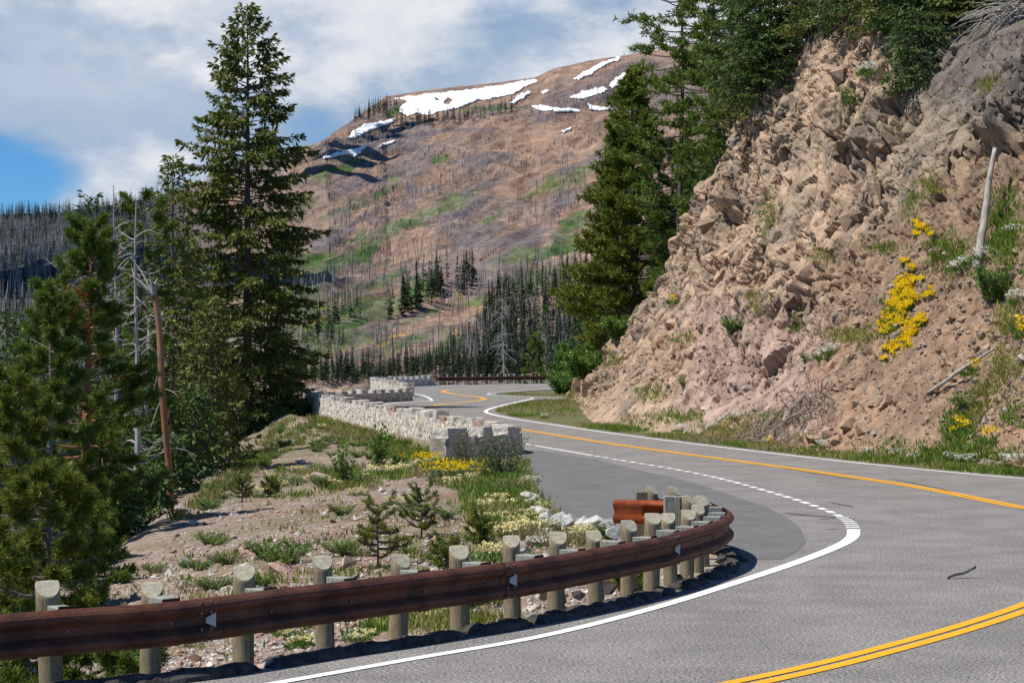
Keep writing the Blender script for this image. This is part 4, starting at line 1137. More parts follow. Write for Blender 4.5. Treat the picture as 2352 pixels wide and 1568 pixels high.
# ---------------------------------------------------------------- conifers
def spruce_arrays(H, Rm, seed, prof_pts, trunk_r, nb=200, dens=1.0, cw=.075, cl=.25, droop=.5, start=.03, gaps=.12, side=None, tw=7.0, up=.0):
    rn = np.random.default_rng(seed); C = Cards(); B = MB()
    lean = rn.normal(0, .006, 2) * H
    def axis(z): return np.array([lean[0] * (z / H) ** 2, lean[1] * (z / H) ** 2, z])
    zs = np.linspace(-.6, H * .985, 22)
    B.tube([axis(max(z, 0)) * [1, 1, 0] + [0, 0, z] for z in zs], trunk_r * np.clip(1 - zs / (H * 1.01), .015, 1) ** .85, 8)
    pp = np.array(prof_pts)
    t = start + (1 - start) * (np.arange(nb) + rn.uniform(0, 1, nb)) / nb
    t = t ** 1.12
    for i in range(nb):
        tt = min(t[i], .995); z = H * tt
        rad = np.interp(1 - tt, pp[:, 0], pp[:, 1]) * Rm
        if rn.random() < gaps: rad *= rn.uniform(.35, .75)
        L = rad * rn.uniform(.72, 1.12) + .12
        az = i * 2.39996 + rn.normal(0, .35)
        if side is not None: L *= 1 + side[1] * math.cos(az - side[0])
        dirh = np.array([math.cos(az), math.sin(az), 0]); lat = np.array([-dirh[1], dirh[0], 0])
        rise = np.interp(tt, [0, .5, .8, 1], [-.18, .06, .30, .9]) + up + rn.normal(0, .07)
        n = max(4, int(L / .16)); s = np.linspace(.0, 1, n)
        dz = L * (rise * s - droop * .42 * s ** 2 * (1 - .55 * s))
        P = axis(z) + dirh * (L * s)[:, None] * np.cos(.25 * s)[:, None] + np.array([0, 0, 1.]) * dz[:, None] + lat * (rn.normal(0, .06) * L * s ** 2)[:, None]
        B.tube(P, np.linspace(max(.012, .014 * L ** .9 + .006), .004, n), 4, cap=False)
        # side twigs
        m = int(L * tw * dens) + 4
        ss = rn.uniform(.12 if L < 1 else .2, 1.0, m) ** .8
        Pb = np.stack([np.interp(ss, s, P[:, k]) for k in range(3)], 1)
        sd_ = rn.choice([-1, 1], m)
        fw = rn.uniform(.35, .95, m)
        D = dirh * fw[:, None] + lat * (sd_ * rn.uniform(.4, 1.0, m))[:, None] + np.array([0, 0, 1.]) * rn.normal(-.12, .16, m)[:, None]
        D = nrm(D)
        tl = (.32 * L * (1.05 - ss) + .16) * rn.uniform(.6, 1.15, m); tl = np.minimum(tl, .95)
        # needles along every twig, hanging a little
        for q in range(7):
            k = tl * (q / 7.0) < tl
            w_ = tl > q * .13
            if not w_.any(): break
            Pt = Pb[w_] + D[w_] * np.minimum(tl[w_], q * .13 + rn.uniform(0, .1, w_.sum()))[:, None]
            Pt[:, 2] -= (q * .13) ** 2 * .35 * (1 + droop)
            nn_ = len(Pt)
            Dn = nrm(D[w_] + rn.normal(0, .42, (nn_, 3)) + np.array([0, 0, -.25 - .45 * droop]) * rn.uniform(0, 1.3, nn_)[:, None])
            C.add(Pt, Dn, cl * rn.uniform(.65, 1.25, nn_), cw * rn.uniform(.7, 1.3, nn_), N=np.array([0, 0, 1.]) + rn.normal(0, .7, (nn_, 3)))
        # tip
        tp = P[-1] + rn.normal(0, .03, (4, 3)); C.add(tp, nrm(dirh + rn.normal(0, .35, (4, 3))), cl * 1.1, cw)
    tp = axis(H * .97) + np.column_stack([rn.normal(0, .03, (16, 2)), rn.uniform(-.5, .25, 16)])
    C.add(tp, nrm(np.column_stack([rn.normal(0, .5, (16, 2)), np.full(16, .8)])), cl * 1.2, cw)
    return B, C

def pine_arrays(H, Rm, seed, prof_pts, trunk_r, nb=80, tuft=14, tl=.17, tw=.028, up=.45, start=.15, tufts=26, bare=.35, spread=.22, lean=(0, 0), dead=.0):
    rn = np.random.default_rng(seed); C = Cards(); B = MB()
    def axis(z): 
        f = max(z, 0) / H; return np.array([lean[0] * f ** 2 + .012 * H * math.sin(f * 5 + seed) * f, lean[1] * f ** 2 + .008 * H * math.sin(f * 4 + seed * 2) * f, z])
    zs = np.linspace(-.6, H * .97, 22)
    B.tube([axis(z) for z in zs], trunk_r * np.clip(1 - zs / (H * 1.02), .02, 1) ** .8, 8)
    pp = np.array(prof_pts)
    for i in range(nb):
        tt = start + (1 - start) * ((i + rn.uniform(0, 1)) / nb); z = H * tt
        rad = np.interp(1 - tt, pp[:, 0], pp[:, 1]) * Rm; L = rad * rn.uniform(.55, 1.15) + .15
        az = i * 2.39996 + rn.normal(0, .5); dirh = np.array([math.cos(az), math.sin(az), 0]); lat = np.array([-dirh[1], dirh[0], 0])
        n = 8; s = np.linspace(0, 1, n)
        rise = up * rn.uniform(.2, 1.2) + .5 * (tt > .85)
        P = axis(z) + dirh * (L * s)[:, None] + lat * (L * .18 * rn.normal() * s ** 2)[:, None] + np.array([0, 0, 1.]) * (L * (-.15 * s + rise * s ** 2))[:, None]
        B.tube(P, np.linspace(.018 + .010 * L, .007, n), 5, cap=False)
        m = max(3, int(tufts * min(1.0, L / Rm + .2)))
        if rn.random() < dead and tt < .75:
            for q in range(6):
                j = rn.integers(2, 8); e_ = nrm(dirh * .7 + lat * rn.normal(0, .9) + np.array([0, 0, rn.normal(.1, .4)])) * L * rn.uniform(.15, .4)
                B.tube([P[j], P[j] + e_ * .5 - [0, 0, .02], P[j] + e_], [.008, .006, .003], 3, cap=False)
            continue
        ss = rn.uniform(bare, 1.0, m) ** .75
        Pb = np.stack([np.interp(ss, s, P[:, k]) for k in range(3)], 1)
        # sub branches carry the tufts
        out = nrm(dirh * rn.uniform(.1, 1, m)[:, None] + lat * rn.normal(0, .9, m)[:, None] + np.array([0, 0, 1.]) * rn.uniform(-.1, .9, m)[:, None])
        off = rn.uniform(.05, 1, m) * spread * (L ** .6 + .3) * (1.15 - ss * .6)
        Pt = Pb + out * off[:, None]
        for q in range(0, m, 2): B.tube([Pb[q], (Pb[q] + Pt[q]) / 2 - [0, 0, .02], Pt[q]], [.009, .006, .004], 3, cap=False)
        ax_ = nrm(out + np.array([0, 0, .35]) + dirh * .4)
        Pn = np.repeat(Pt, tuft, 0) + np.repeat(ax_, tuft, 0) * rn.uniform(-.55, .25, m * tuft)[:, None] * tl * 1.3
        Dn = nrm(np.repeat(ax_, tuft, 0) * .75 + rn.normal(0, .62, (m * tuft, 3)))
        C.add(Pn, Dn, tl * rn.uniform(.7, 1.25, m * tuft), tw * rn.uniform(.7, 1.3, m * tuft))
    return B, C

def snag_arrays(H, r, seed, nb=40, L0=1.2, taper=.9, start=.15, broken=False, bend=.0, up=.25, sub=3, curl=.0):
    rn = np.random.default_rng(seed); B = MB()
    zs = np.linspace(-.5, H, 20)
    def axis(z):
        f = max(z, 0) / H; return np.array([bend * H * f ** 2 + .008 * H * math.sin(f * 6 + seed), .006 * H * math.sin(f * 5 + seed * 3), z])
    rr = r * np.clip(1 - taper * np.clip(zs, 0, None) / H, .05, 1)
    B.tube([axis(z) for z in zs], rr, 8)
    for i in range(nb):
        tt = rn.uniform(start, .97); az = rn.uniform(0, 6.28); L = L0 * rn.uniform(.35, 1.1) * (1.15 - .8 * tt)
        d = np.array([math.cos(az), math.sin(az), 0]); la = np.array([-d[1], d[0], 0]); s = np.linspace(0, 1, 7)
        k = rn.normal(0, .25)
        P = axis(H * tt) + d * (L * s)[:, None] + la * (L * k * s ** 2)[:, None] + np.array([0, 0, 1.]) * (L * (up * rn.uniform(.2, 1.3) * s - curl * s ** 2.2 + .12 * np.sin(s * 5 + i)))[:, None]
        B.tube(P, np.linspace(.010 + .012 * L, .004, 7), 4, cap=False)
        for q in range(sub):
            j = rn.integers(2, 6); dd = nrm(d * .6 + la * rn.normal(0, .8) + np.array([0, 0, rn.normal(.1 - curl * .6, .35)])); l2 = L * rn.uniform(.15, .4)
            B.tube([P[j], P[j] + dd * l2 * .5 + [0, 0, -.02], P[j] + dd * l2], [.007, .005, .003], 3, cap=False)
    return B

def tree(name, x, y, z, arrays, leaf, bark, label, cat='tree', group=None, rz=0.0):
    root = thing(name, (x, y, z), label, cat, group, rz)
    B, C = arrays
    B.build('trunk', MT[bark], root)
    C.build('crown', MT[leaf], root)
    return root
def px_tree(xc, ytop, Y, ybase=None, zb=None):
    """plan position and height of a tree whose tip stands at (xc, ytop) at distance Y"""
    X = (xc - CX) / F * Y; zt_ = CZ + (HY - ytop) / F * Y
    if zb is None: zb = CZ + (HY - ybase) / F * Y
    return X, zb, zt_ - zb

# the big spruce left of the road
X, zb, H = px_tree(568, 14, 124, zb=-4.5)
tree('spruce_tree', X, 124, zb, spruce_arrays(H, 4.45, 11, [(0, .03), (.06, .22), (.13, .50), (.19, .58), (.26, .62), (.30, .92), (.36, .84), (.42, 1.0), (.5, .95), (.58, .88), (.66, 1.03), (.74, .90), (.85, .95), (1, .8)], .36, nb=300, dens=1.5, droop=.66, gaps=.16, cw=.15, cl=.37),
     'spruce_leaf', 'bark', 'tallest spruce, standing alone before the mountain with layered drooping boughs', group=None)
# dark spruce at its left shoulder
X, zb, H = px_tree(396, 362, 92, zb=-6.5)
tree('spruce_tree', X, 92, zb, spruce_arrays(H, 2.0, 12, [(0, .04), (.08, .22), (.2, .55), (.3, .8), (.5, 1), (.75, 1.05), (1, .9)], .2, nb=210, dens=1.5, droop=.5, cw=.11, cl=.27), 'spruce_leaf', 'bark', 'narrow dark spruce with a thin spire just left of the tallest spruce')
# young spruces closing the gap under them
low = [(480, 690, 80, -4.8, 1.9, 'spruce_leaf', 'squat spruce filling the gap below the left boughs of the tallest spruce'), (330, 800, 70, -4.5, 1.6, 'fir_leaf', 'dark young fir low behind the orange trunk'), (440, 900, 70, -5.0, 1.4, 'fir_leaf', 'small dark fir just right of the orange trunk foot'),
       (668, 842, 140, -4.5, 1.5, 'spruce_leaf', 'small spruce behind the left corner of the long parapet'), (395, 1010, 58, -3.2, 1.1, 'fir_leaf', 'knee-high dark fir beside the orange trunk'), (300, 980, 56, -4.0, 1.5, 'fir_leaf', 'bushy dark fir between the pine trunk and the orange trunk'), 
       (255, 1120, 46, -3.4, 1.0, 'fir_leaf', 'small shaded fir at the edge of the gravel slope'), (345, 1080, 50, -3.0, .9, 'fir_leaf', 'fresh little fir against the dark wood at the slope edge')]
low += [(55, 770, 72, -8, 2.2, 'fir_leaf', 'dark fir behind the left-hand pines near the left edge'), (15, 720, 90, -10, 2.4, 'fir_leaf', 'dark fir at the left edge, behind the others'), (110, 745, 86, -9, 2.2, 'spruce_leaf', 'spruce between the left edge and the bright pine, set back'), (235, 800, 74, -7, 2.0, 'fir_leaf', 'dark fir set back between the bright pine and the silver snags'), (300, 620, 84, -8, 1.9, 'spruce_leaf', 'spruce rising behind the bare silver snags'), (430, 560, 96, -7, 2.2, 'spruce_leaf', 'spruce closing the gap between the thin spire and the tallest spruce'), (640, 700, 128, -6, 2.2, 'spruce_leaf', 'spruce behind the right boughs of the tallest spruce')]
for i, (xp, yp, Y, zb, Rm, lf_, lab) in enumerate(low):
    X, zb, H = px_tree(xp, yp, Y, zb=zb)
    tree('young_fir', X, Y, zb, spruce_arrays(H, Rm, 30 + i, [(0, .05), (.15, .35), (.4, .75), (.7, 1), (1, 1)], .09, nb=int(50 + H * 14), dens=1.3, droop=.4, cw=.09, cl=.24), lf_, 'bark', lab)
# lodgepole pines in the left foreground
PP = [(0, .10), (.1, .28), (.25, .42), (.4, .62), (.6, .85), (.8, 1), (1, 1)]
X, zb, H = px_tree(200, 520, 46, zb=-2.9)
tree('pine_tree', X, 46, zb, pine_arrays(H, 1.75, 41, [(0, .12), (.1, .26), (.2, .30), (.3, .42), (.42, .72), (.6, .9), (.8, 1.05), (1, .8)], .155, nb=120, tuft=32, tl=.14, tw=.017, tufts=46, dead=.24, start=.10, up=.5), 'pine_leaf', 'bark_red', 'bright green pine with a reddish trunk, tallest of the pines at left')
X, zb, H = px_tree(110, 660, 43, zb=-3.4)
tree('pine_tree', X, 43, zb, pine_arrays(H, 1.5, 42, PP, .12, nb=90, tuft=32, tl=.14, tw=.017, tufts=46, up=.5, dead=.24, start=.08), 'pine_leaf', 'bark_grey', 'bushy pine at the left edge, second tallest of the foreground pines')
X, zb, H = px_tree(28, 860, 37, zb=-4.0)
tree('pine_tree', X, 37, zb, pine_arrays(H, 1.35, 43, PP, .11, nb=90, tuft=32, tl=.13, tw=.016, tufts=46, up=.5, dead=.24, start=.05), 'pine_leaf_warm', 'bark_grey', 'low yellow-green pine cut by the left edge of the picture')
X, zb, H = px_tree(120, 1090, 29, zb=-4.2)
tree('pine_tree', X, 29, zb, pine_arrays(H, 1.3, 44, PP, .09, nb=100, tuft=34, tl=.12, tw=.014, tufts=46, up=.45, dead=.24, start=.05), 'pine_leaf_warm', 'bark_grey', 'nearest low pine behind the left end of the guardrail')
X, zb, H = px_tree(250, 1170, 33, zb=-3.4)
tree('pine_tree', X - .3, 33, zb, pine_arrays(H, 1.0, 45, PP, .08, nb=70, tuft=30, tl=.12, tw=.014, tufts=40, up=.4, dead=.24, start=.05), 'pine_leaf', 'bark_grey', 'small pine at the edge of the gravel slope, below the reddish pine trunk')
X, zb, H = px_tree(20, 1230, 25, zb=-4.6)
tree('pine_tree', X - .4, 25, zb, pine_arrays(H, 1.3, 46, PP, .08, nb=80, tuft=32, tl=.11, tw=.013, tufts=42, up=.4, start=.05), 'pine_leaf_warm', 'bark', 'low pine showing under the guardrail at the far left')
for xp_, yp_, Y_, zb_, sd_, lab_ in ((215, 1462, 21.5, -2.6, 51, 'young pine seen only beneath the rail between the first and second posts'), (70, 1440, 20.5, -2.8, 52, 'young pine seen only beneath the rail left of the first post'), (290, 1500, 20.6, -2.0, 53, 'little pine beneath the rail beside the second post')):
    X, zb, H = px_tree(xp_, yp_, Y_, zb=zb_)
    tree('pine_tree', X, Y_, zb, pine_arrays(H, .62, sd_, PP, .05, nb=50, tuft=26, tl=.10, tw=.012, tufts=30, up=.4, start=.05), 'pine_leaf', 'bark_grey', lab_)
X, zb, H = px_tree(320, 452, 66, zb=-5.0)
tree('pine_tree', X, 66, zb, pine_arrays(H, 1.15, 47, [(0, .3), (.05, .55), (.12, .7), (.25, .6), (.4, .75), (.7, 1), (1, .8)], .13, nb=80, tuft=14, tl=.17, tw=.032, tufts=26, up=.35, start=.15), 'pine_leaf', 'bark', 'round-topped pine behind the bare silver snags')
X, zb, H = px_tree(207, 447, 60, zb=-4.5)
tree('fir_tree', X, 60, zb, spruce_arrays(H, 1.05, 48, [(0, .05), (.1, .3), (.25, .5), (.6, .9), (1, 1)], .12, nb=120, dens=1.0, droop=.35, cw=.07, cl=.2), 'fir_leaf', 'bark', 'dark fir whose pointed tip rises behind the bright pine')
X, zb, H = px_tree(150, 880, 64, zb=-7)
tree('fir_tree', X, 64, zb, spruce_arrays(H, 1.6, 49, [(0, .05), (.2, .45), (.6, .9), (1, 1)], .12, nb=110, dens=1.0, droop=.4, cw=.085, cl=.24), 'fir_leaf', 'bark', 'dark fir half hidden behind the foreground pines at left')
X, zb, H = px_tree(265, 700, 78, zb=-8)
tree('fir_tree', X, 78, zb, spruce_arrays(H, 1.9, 50, [(0, .05), (.2, .45), (.6, .9), (1, 1)], .14, nb=130, dens=1.0, droop=.45, cw=.095, cl=.27), 'fir_leaf', 'bark', 'shaded fir behind the silver snags')
# dead trees in the left group
def snag(xp, yp, Y, zb, r, seed, label, mat='dead_wood', grp=None, **kw):
    X, zb, H = px_tree(xp, yp, Y, zb=zb)
    root = thing('dead_tree', (X, Y, zb), label, 'dead tree', grp)
    snag_arrays(H, r, seed, **kw).build('trunk', MT[mat], root)
    return root
snag(258, 425, 57, -3.5, .10, 61, 'tall thin silver snag with fanned bare twigs at its tip, left of two', nb=64, L0=1.5, up=.55, bend=.01, start=.3)
snag(308, 462, 54, -3.2, .12, 62, 'pale silver snag with long curving bare limbs on its right', nb=44, L0=1.7, up=.15, bend=.012, start=.3)
snag(282, 560, 60, -3.6, .13, 63, 'dark-barked snag standing between the two silver snags', mat='bark', nb=30, L0=1.0, up=.1, start=.4)
snag(340, 730, 70, -5.0, .13, 64, 'short weathered stub of a dead tree behind the orange trunk', nb=16, L0=.9, taper=.5, start=.3)
snag(165, 560, 50, -3.4, .08, 65, 'bare grey snag whose limbs stick out left of the bright pine', nb=34, L0=2.2, up=.45, start=.6)
# the orange broken trunk
B = MB(); Y = 51.5; p0 = at(393, 1165, Y)
pts = np.array([at(x, y, Y) for x, y in [(393, 1200), (388, 1080), (378, 960), (370, 850), (366, 770), (358, 700), (350, 660)]]) - p0
Q = catmull(pts, .2); rr_ = np.interp(np.linspace(0, 1, len(Q)), [0, .3, .7, .93, 1], [.085, .08, .08, .068, .02])
Q[:, 1] += .05 * np.sin(np.arange(len(Q)) * .35)
ot = thing('broken_trunk', p0, 'orange peeling trunk with a splintered top, standing at the edge of the gravel slope', 'dead tree')
B.tube(Q, rr_, 10); B.build('trunk', MT['bark_red'], ot, True)
top = at(352, 668, Y) - p0
for d, l in (((-.8, 0, .55), .75), ((.25, .2, .9), .35), ((-.2, -.1, 1), .4)):
    B = MB(); d = nrm(np.array(d)); B.tube([top - [0, 0, .1], top + d * l * .5, top + d * l], [.06, .04, .008], 6); B.build('splinter', MT['dead_wood'], ot)
lims = [((352, 676), (300, 590)), ((360, 690), (300, 715)), ((368, 770), (375, 705)), ((380, 900), (345, 985)), ((385, 1000), (412, 1005)), ((372, 840), (352, 900))]
for (xa, ya), (xb, yb) in lims:
    a = at(xa, ya, Y) - p0; b = at(xb, yb, Y + .3) - p0; mdl = (a + b) / 2 + np.array([0, 0, .08])
    B = MB(); B.tube([a, mdl, b], [.03, .02, .006], 5); B.build('limb', MT['dead_wood'], ot)
# rusty needles of a dying bough
C = Cards(); h = at(165, 690, 45)
C.add(h + RNG.normal(0, .16, (420, 3)), nrm(RNG.normal(0, 1, (420, 3)) + [0, -.3, .2]), .13, .02)
C.add(at(188, 735, 45) + RNG.normal(0, .10, (220, 3)), nrm(RNG.normal(0, 1, (220, 3))), .12, .02)
pr_ = [o for o in bpy.data.objects if o.name == 'pine_tree'][0]
o = C.build('dead_needles', MT['needles_red'], pr_); o.location = -Vector(pr_.location); tag(o, 'rust-red dead needles')

# ---------------------------------------------------------------- trees behind and above the cliff
X, zb, H = px_tree(1466, 160, 150, zb=3.2)
tree('pine_tree', X - .4, 150, zb, pine_arrays(H, 5.0, 71, [(0, .04), (.08, .13), (.16, .24), (.25, .36), (.4, .52), (.55, .64), (.68, .82), (.8, 1.0), (.88, .95), (.95, .62), (1, .4)], .34, nb=240, tuft=13, tl=.42, tw=.105, up=.38, start=.03, tufts=26, bare=.25, spread=.34), 'pine_leaf_warm', 'bark', 'big full green pine standing where the cliff ends, in front of the mountain')
X, zb, H = px_tree(1420, 262, 156, zb=4.2)
tree('pine_tree', X, 156, zb, pine_arrays(H, 2.2, 72, [(0, .08), (.1, .3), (.3, .6), (.6, .9), (1, 1)], .22, nb=110, tuft=12, tl=.40, tw=.10, up=.4, start=.1, tufts=18, bare=.2, spread=.34), 'pine_leaf_warm', 'bark', 'second pine tip just left of the big full pine top')
# tall thin-crowned pines whose tops leave the picture
tp = [(1560, -120, 138, 3.4, 4.6, 'pine_leaf', 'tall open-crowned pine with sparse outstretched boughs against the sky', .26, 19), (1640, -200, 132, 5.0, 3.4, 'pine_leaf', 'tall dark pine just left of the rim spruces, cut by the top edge', .24, 22), (1548, 330, 142, 3.6, 2.0, 'fir_leaf', 'dark tree closing the gap right of the big full pine', .2, 24), (1690, -160, 126, 6.5, 2.8, 'pine_leaf', 'bare-stemmed tall pine behind the cliff shoulder', .24, 16)]
for i, (xp, yp, Y, zb, Rm, lf_, lab, tr_, tf) in enumerate(tp):
    X, zb, H = px_tree(xp, yp, Y, zb=zb)
    tree('pine_tree', X, Y, zb, pine_arrays(H, Rm, 80 + i, [(0, .3), (.1, .7), (.3, 1), (.5, .9), (.7, .5), (.85, .35), (1, .2)], tr_, nb=120, tuft=11, tl=.36, tw=.085, up=.3, start=.08, tufts=tf, bare=.4, spread=.34), lf_, 'bark', lab)
fr = [(1590, 330, 140, 3.8, 2.2, 'dark fir deep in the shade behind the big full pine'), (1620, 470, 134, 4.6, 2.0, 'lower dark fir against the left edge of the cliff'), (1575, 560, 138, 3.8, 1.9, 'dark fir low between the big full pine and the cliff'), (1660, 120, 128, 7.0, 2.4, 'shaded fir between the tall bare stems'), (1530, 520, 146, 3.6, 1.8, 'bluish fir close behind the right side of the big full pine')]
for i, (xp, yp, Y, zb, Rm, lab) in enumerate(fr):
    X, zb, H = px_tree(xp, yp, Y, zb=zb)
    tree('fir_tree', X, Y, zb, spruce_arrays(H, Rm, 90 + i, [(0, .05), (.15, .35), (.4, .7), (.7, 1), (1, 1)], .18, nb=150, dens=1.3, droop=.4, cw=.11, cl=.32, tw=6), 'fir_leaf', 'bark', lab)
# spruces along the rim
rimt = [(1722, 60, 104, 1716, 250, 1.5, 'bright green spruce lowest on the rim, right of the tall pines'), (1790, -90, 100, 1770, 200, 2.0, 'full green spruce on the rim, cut by the top edge'), (1850, -160, 97, 1830, 120, 2.0, 'tall green spruce on the rim left of the bare roots'), (1905, -190, 98, 1890, 60, 1.9, 'dark spruce directly above the bare roots'), (1745, -140, 112, 1745, 210, 2.2, 'dark spruce behind the bright rim spruce'), (1965, -150, 96, 1960, 35, 1.7, 'spruce at the right end of the bare roots'), (2035, -150, 93, 2035, 70, 1.7, 'spruce on the turf right of the bare roots'), (2075, -40, 84, 2080, 105, 1.3, 'bushy little spruce left of the drooping bush on the rim'), (2160, -190, 86, 2160, 60, 1.9, 'tall spruce above the drooping bush'), (2225, -120, 84, 2225, 40, 1.5, 'spruce left of the uprooted dead tree'), (2300, -220, 90, 2300, 10, 1.9, 'spruce behind the uprooted dead tree')]
for i, (xt, yt, Y, xb, yb, Rm, lab) in enumerate(rimt):
    h = on_cliff(xb, yb, 0)
    if h is not None and abs(h[1] - Y) < 40: Y = h[1] + .6; zb = h[2] - .4
    else: zb = at(xb, yb, Y)[2]
    X = (xb - CX) / F * Y; g_ = ground_z(X, Y, BV_C)
    if g_ is not None: zb = g_ - .2
    H = CZ + (HY - yt) / F * Y - zb
    tree('spruce_tree', X, Y, zb, spruce_arrays(H, Rm, 110 + i, [(0, .05), (.15, .3), (.4, .65), (.7, 1), (1, 1)], .13, nb=int(70 + 9 * H), dens=1.5, droop=.35, cw=.075, cl=.22, up=.08), 'fir_leaf' if i % 3 else 'spruce_leaf', 'bark', lab)
# drooping conifer bush on the edge
h = on_cliff(2110, 160, -.1)
tree('conifer_bush', h[0], h[1], h[2] - .5, spruce_arrays(2.6, 1.25, 130, [(0, .45), (.3, .9), (.6, 1), (1, .9)], .06, nb=110, dens=1.6, droop=1.3, cw=.07, cl=.2, up=-.1), 'fir_leaf', 'bark', 'rounded conifer bush drooping over the cliff edge', 'bush')
# young trees and bushes beyond the end of the cliff
bt = [(1258, 692, 300, 1258, 870, 1.4, 'fir_leaf', 'slim dark fir spire standing by the far bend'), (1225, 770, 285, 1225, 868, 2.4, 'pine_leaf', 'round young pine left of the slim spire by the far bend'), (1290, 790, 270, 1290, 868, 2.4, 'bush_leaf', 'bright green young tree right of the slim spire'), (1330, 745, 255, 1330, 868, 1.7, 'fir_leaf', 'young dark fir near the end of the far guardrail'), (1350, 800, 235, 1350, 868, 2.2, 'pine_leaf', 'bushy young pine at the right end of the far guardrail')]
for i, (xt, yt, Y, xb, yb, Rm, lf_, lab) in enumerate(bt):
    X = (xb - CX) / F * Y; zb = float(zt(np.array([X]), np.array([float(Y)]))[0]) - .5; H = CZ + (HY - yt) / F * Y - zb
    A = spruce_arrays(H, Rm, 140 + i, [(0, .05), (.2, .4), (.5, .8), (.8, 1), (1, .9)], .15, nb=90, dens=.6, droop=.3, cw=.24, cl=.55, tw=5) if lf_ == 'fir_leaf' else pine_arrays(H, Rm, 140 + i, [(0, .3), (.2, .6), (.5, .9), (.8, 1), (1, .8)], .15, nb=80, tuft=11, tl=.5, tw=.14, up=.3, start=.05, tufts=16, bare=.2)
    tree('young_tree', X, Y, zb, A, lf_, 'bark', lab)
snag(1156, 672, 300, -10, .26, 150, 'pale dead tree with drooping broken limbs standing behind the far guardrail', mat='dead_wood', nb=120, L0=4.2, up=.1, curl=.75, start=.2, sub=4)
snag(1096, 700, 310, -11, .26, 151, 'charred black dead trunk left of the pale dead tree', mat='dead_dark', nb=50, L0=3.0, up=.1, curl=.6, start=.1)

# ---------------------------------------------------------------- trees across the valley
def far_conifer(seed, H=1.0, n=70, w=.15):
    rn = np.random.default_rng(seed); C = Cards()
    t = rn.uniform(.04, 1, n) ** .9; az = rn.uniform(0, 6.28, n); r = w * (1.03 - t) * rn.uniform(.5, 1.2, n) + .012
    P = np.column_stack([np.zeros(n), np.zeros(n), t * H + .03])
    D = np.column_stack([np.cos(az), np.sin(az), np.full(n, -.25)])
    C.add(P, D, r * 1.25, np.clip(r * .9, .03, .1), N=np.column_stack([np.cos(az + .4) * .5, np.sin(az + .4) * .5, np.ones(n)]))
    P2 = np.column_stack([np.zeros(8), np.zeros(8), np.linspace(0, .9, 8)]); C.add(P2, np.array([[0, 0, 1.]]), .16, .03)
    return C.arr()
def far_snag(seed, H=1.0, n=7):
    rn = np.random.default_rng(seed); C = Cards(); ln = rn.normal(0, .04, 2)
    for a in (0, 1.57): C.add([[0, 0, -.05]], [[ln[0], ln[1], 1]], H * 1.05, .030, N=np.array([[math.cos(a), math.sin(a), 0.]]))
    t = rn.uniform(.3, .95, n); az = rn.uniform(0, 6.28, n)
    C.add(np.column_stack([ln[0] * t, ln[1] * t, t * H]), np.column_stack([np.cos(az), np.sin(az), rn.uniform(-.4, .5, n)]), rn.uniform(.04, .13, n), .012)
    return C.arr()
FC = [far_conifer(s) for s in range(5)]; FSn = [far_snag(s) for s in range(6)]
def scatter(poly, n, dens=None, seed=0):
    rn = np.random.default_rng(seed); p = np.array(poly, float); out = []
    x0, y0 = p.min(0); x1, y1 = p.max(0); tries = 0
    while len(out) < n and tries < n * 12:
        tries += 1
        x, y = rn.uniform(x0, x1), rn.uniform(y0, y1)
        if not inpoly(np.array([x]), np.array([y]), p)[0]: continue
        h, nn = cast(BV_M, x, y)
        if h is not None: out.append(h)
    return out
rn = np.random.default_rng(99)
live, dead = [], []
def put(lst, poly, n, hlo, hhi, seed):
    for h in scatter(poly, n, seed=seed): lst.append((h, rn.uniform(hlo, hhi)))
# live forest
put(live, [(1120, 700), (1180, 640), (1260, 615), (1340, 600), (1400, 640), (1400, 870), (1080, 870)], 480, 9, 16, 1)
put(live, [(640, 862), (720, 850), (840, 850), (960, 838), (1080, 830), (1200, 850), (1200, 885), (640, 885)], 520, 4.5, 9, 2)
put(live, [(1000, 830), (1040, 770), (1130, 730), (1180, 780), (1200, 850), (1010, 850)], 110, 6, 10, 3)
put(live, [(880, 735), (960, 660), (1030, 640), (1010, 700), (900, 745)], 42, 13, 22, 4)
put(live, [(1045, 670), (1085, 630), (1095, 660), (1060, 680)], 14, 16, 22, 5)
put(live, [(720, 760), (770, 720), (840, 700), (830, 730), (730, 780)], 22, 9, 14, 6)
put(live, [(640, 830), (700, 770), (820, 770), (800, 800), (660, 850)], 18, 7, 11, 7)
put(live, [(790, 285), (880, 240), (920, 250), (830, 282)], 46, 12, 20, 8)
put(live, [(900, 290), (940, 270), (1060, 268), (1180, 245), (1175, 262), (1000, 290), (905, 300)], 60, 12, 20, 9)
put(live, [(0, 500), (320, 480), (470, 470), (470, 700), (0, 740)], 500, 7, 12, 13)
put(live, [(0, 770), (60, 740), (460, 760), (460, 1000), (0, 1000)], 150, 10, 16, 10)
put(live, [(0, 495), (330, 470), (330, 500), (0, 512)], 200, 9, 14, 11)
put(live, [(460, 900), (700, 860), (700, 960), (460, 1000)], 60, 5, 9, 12)
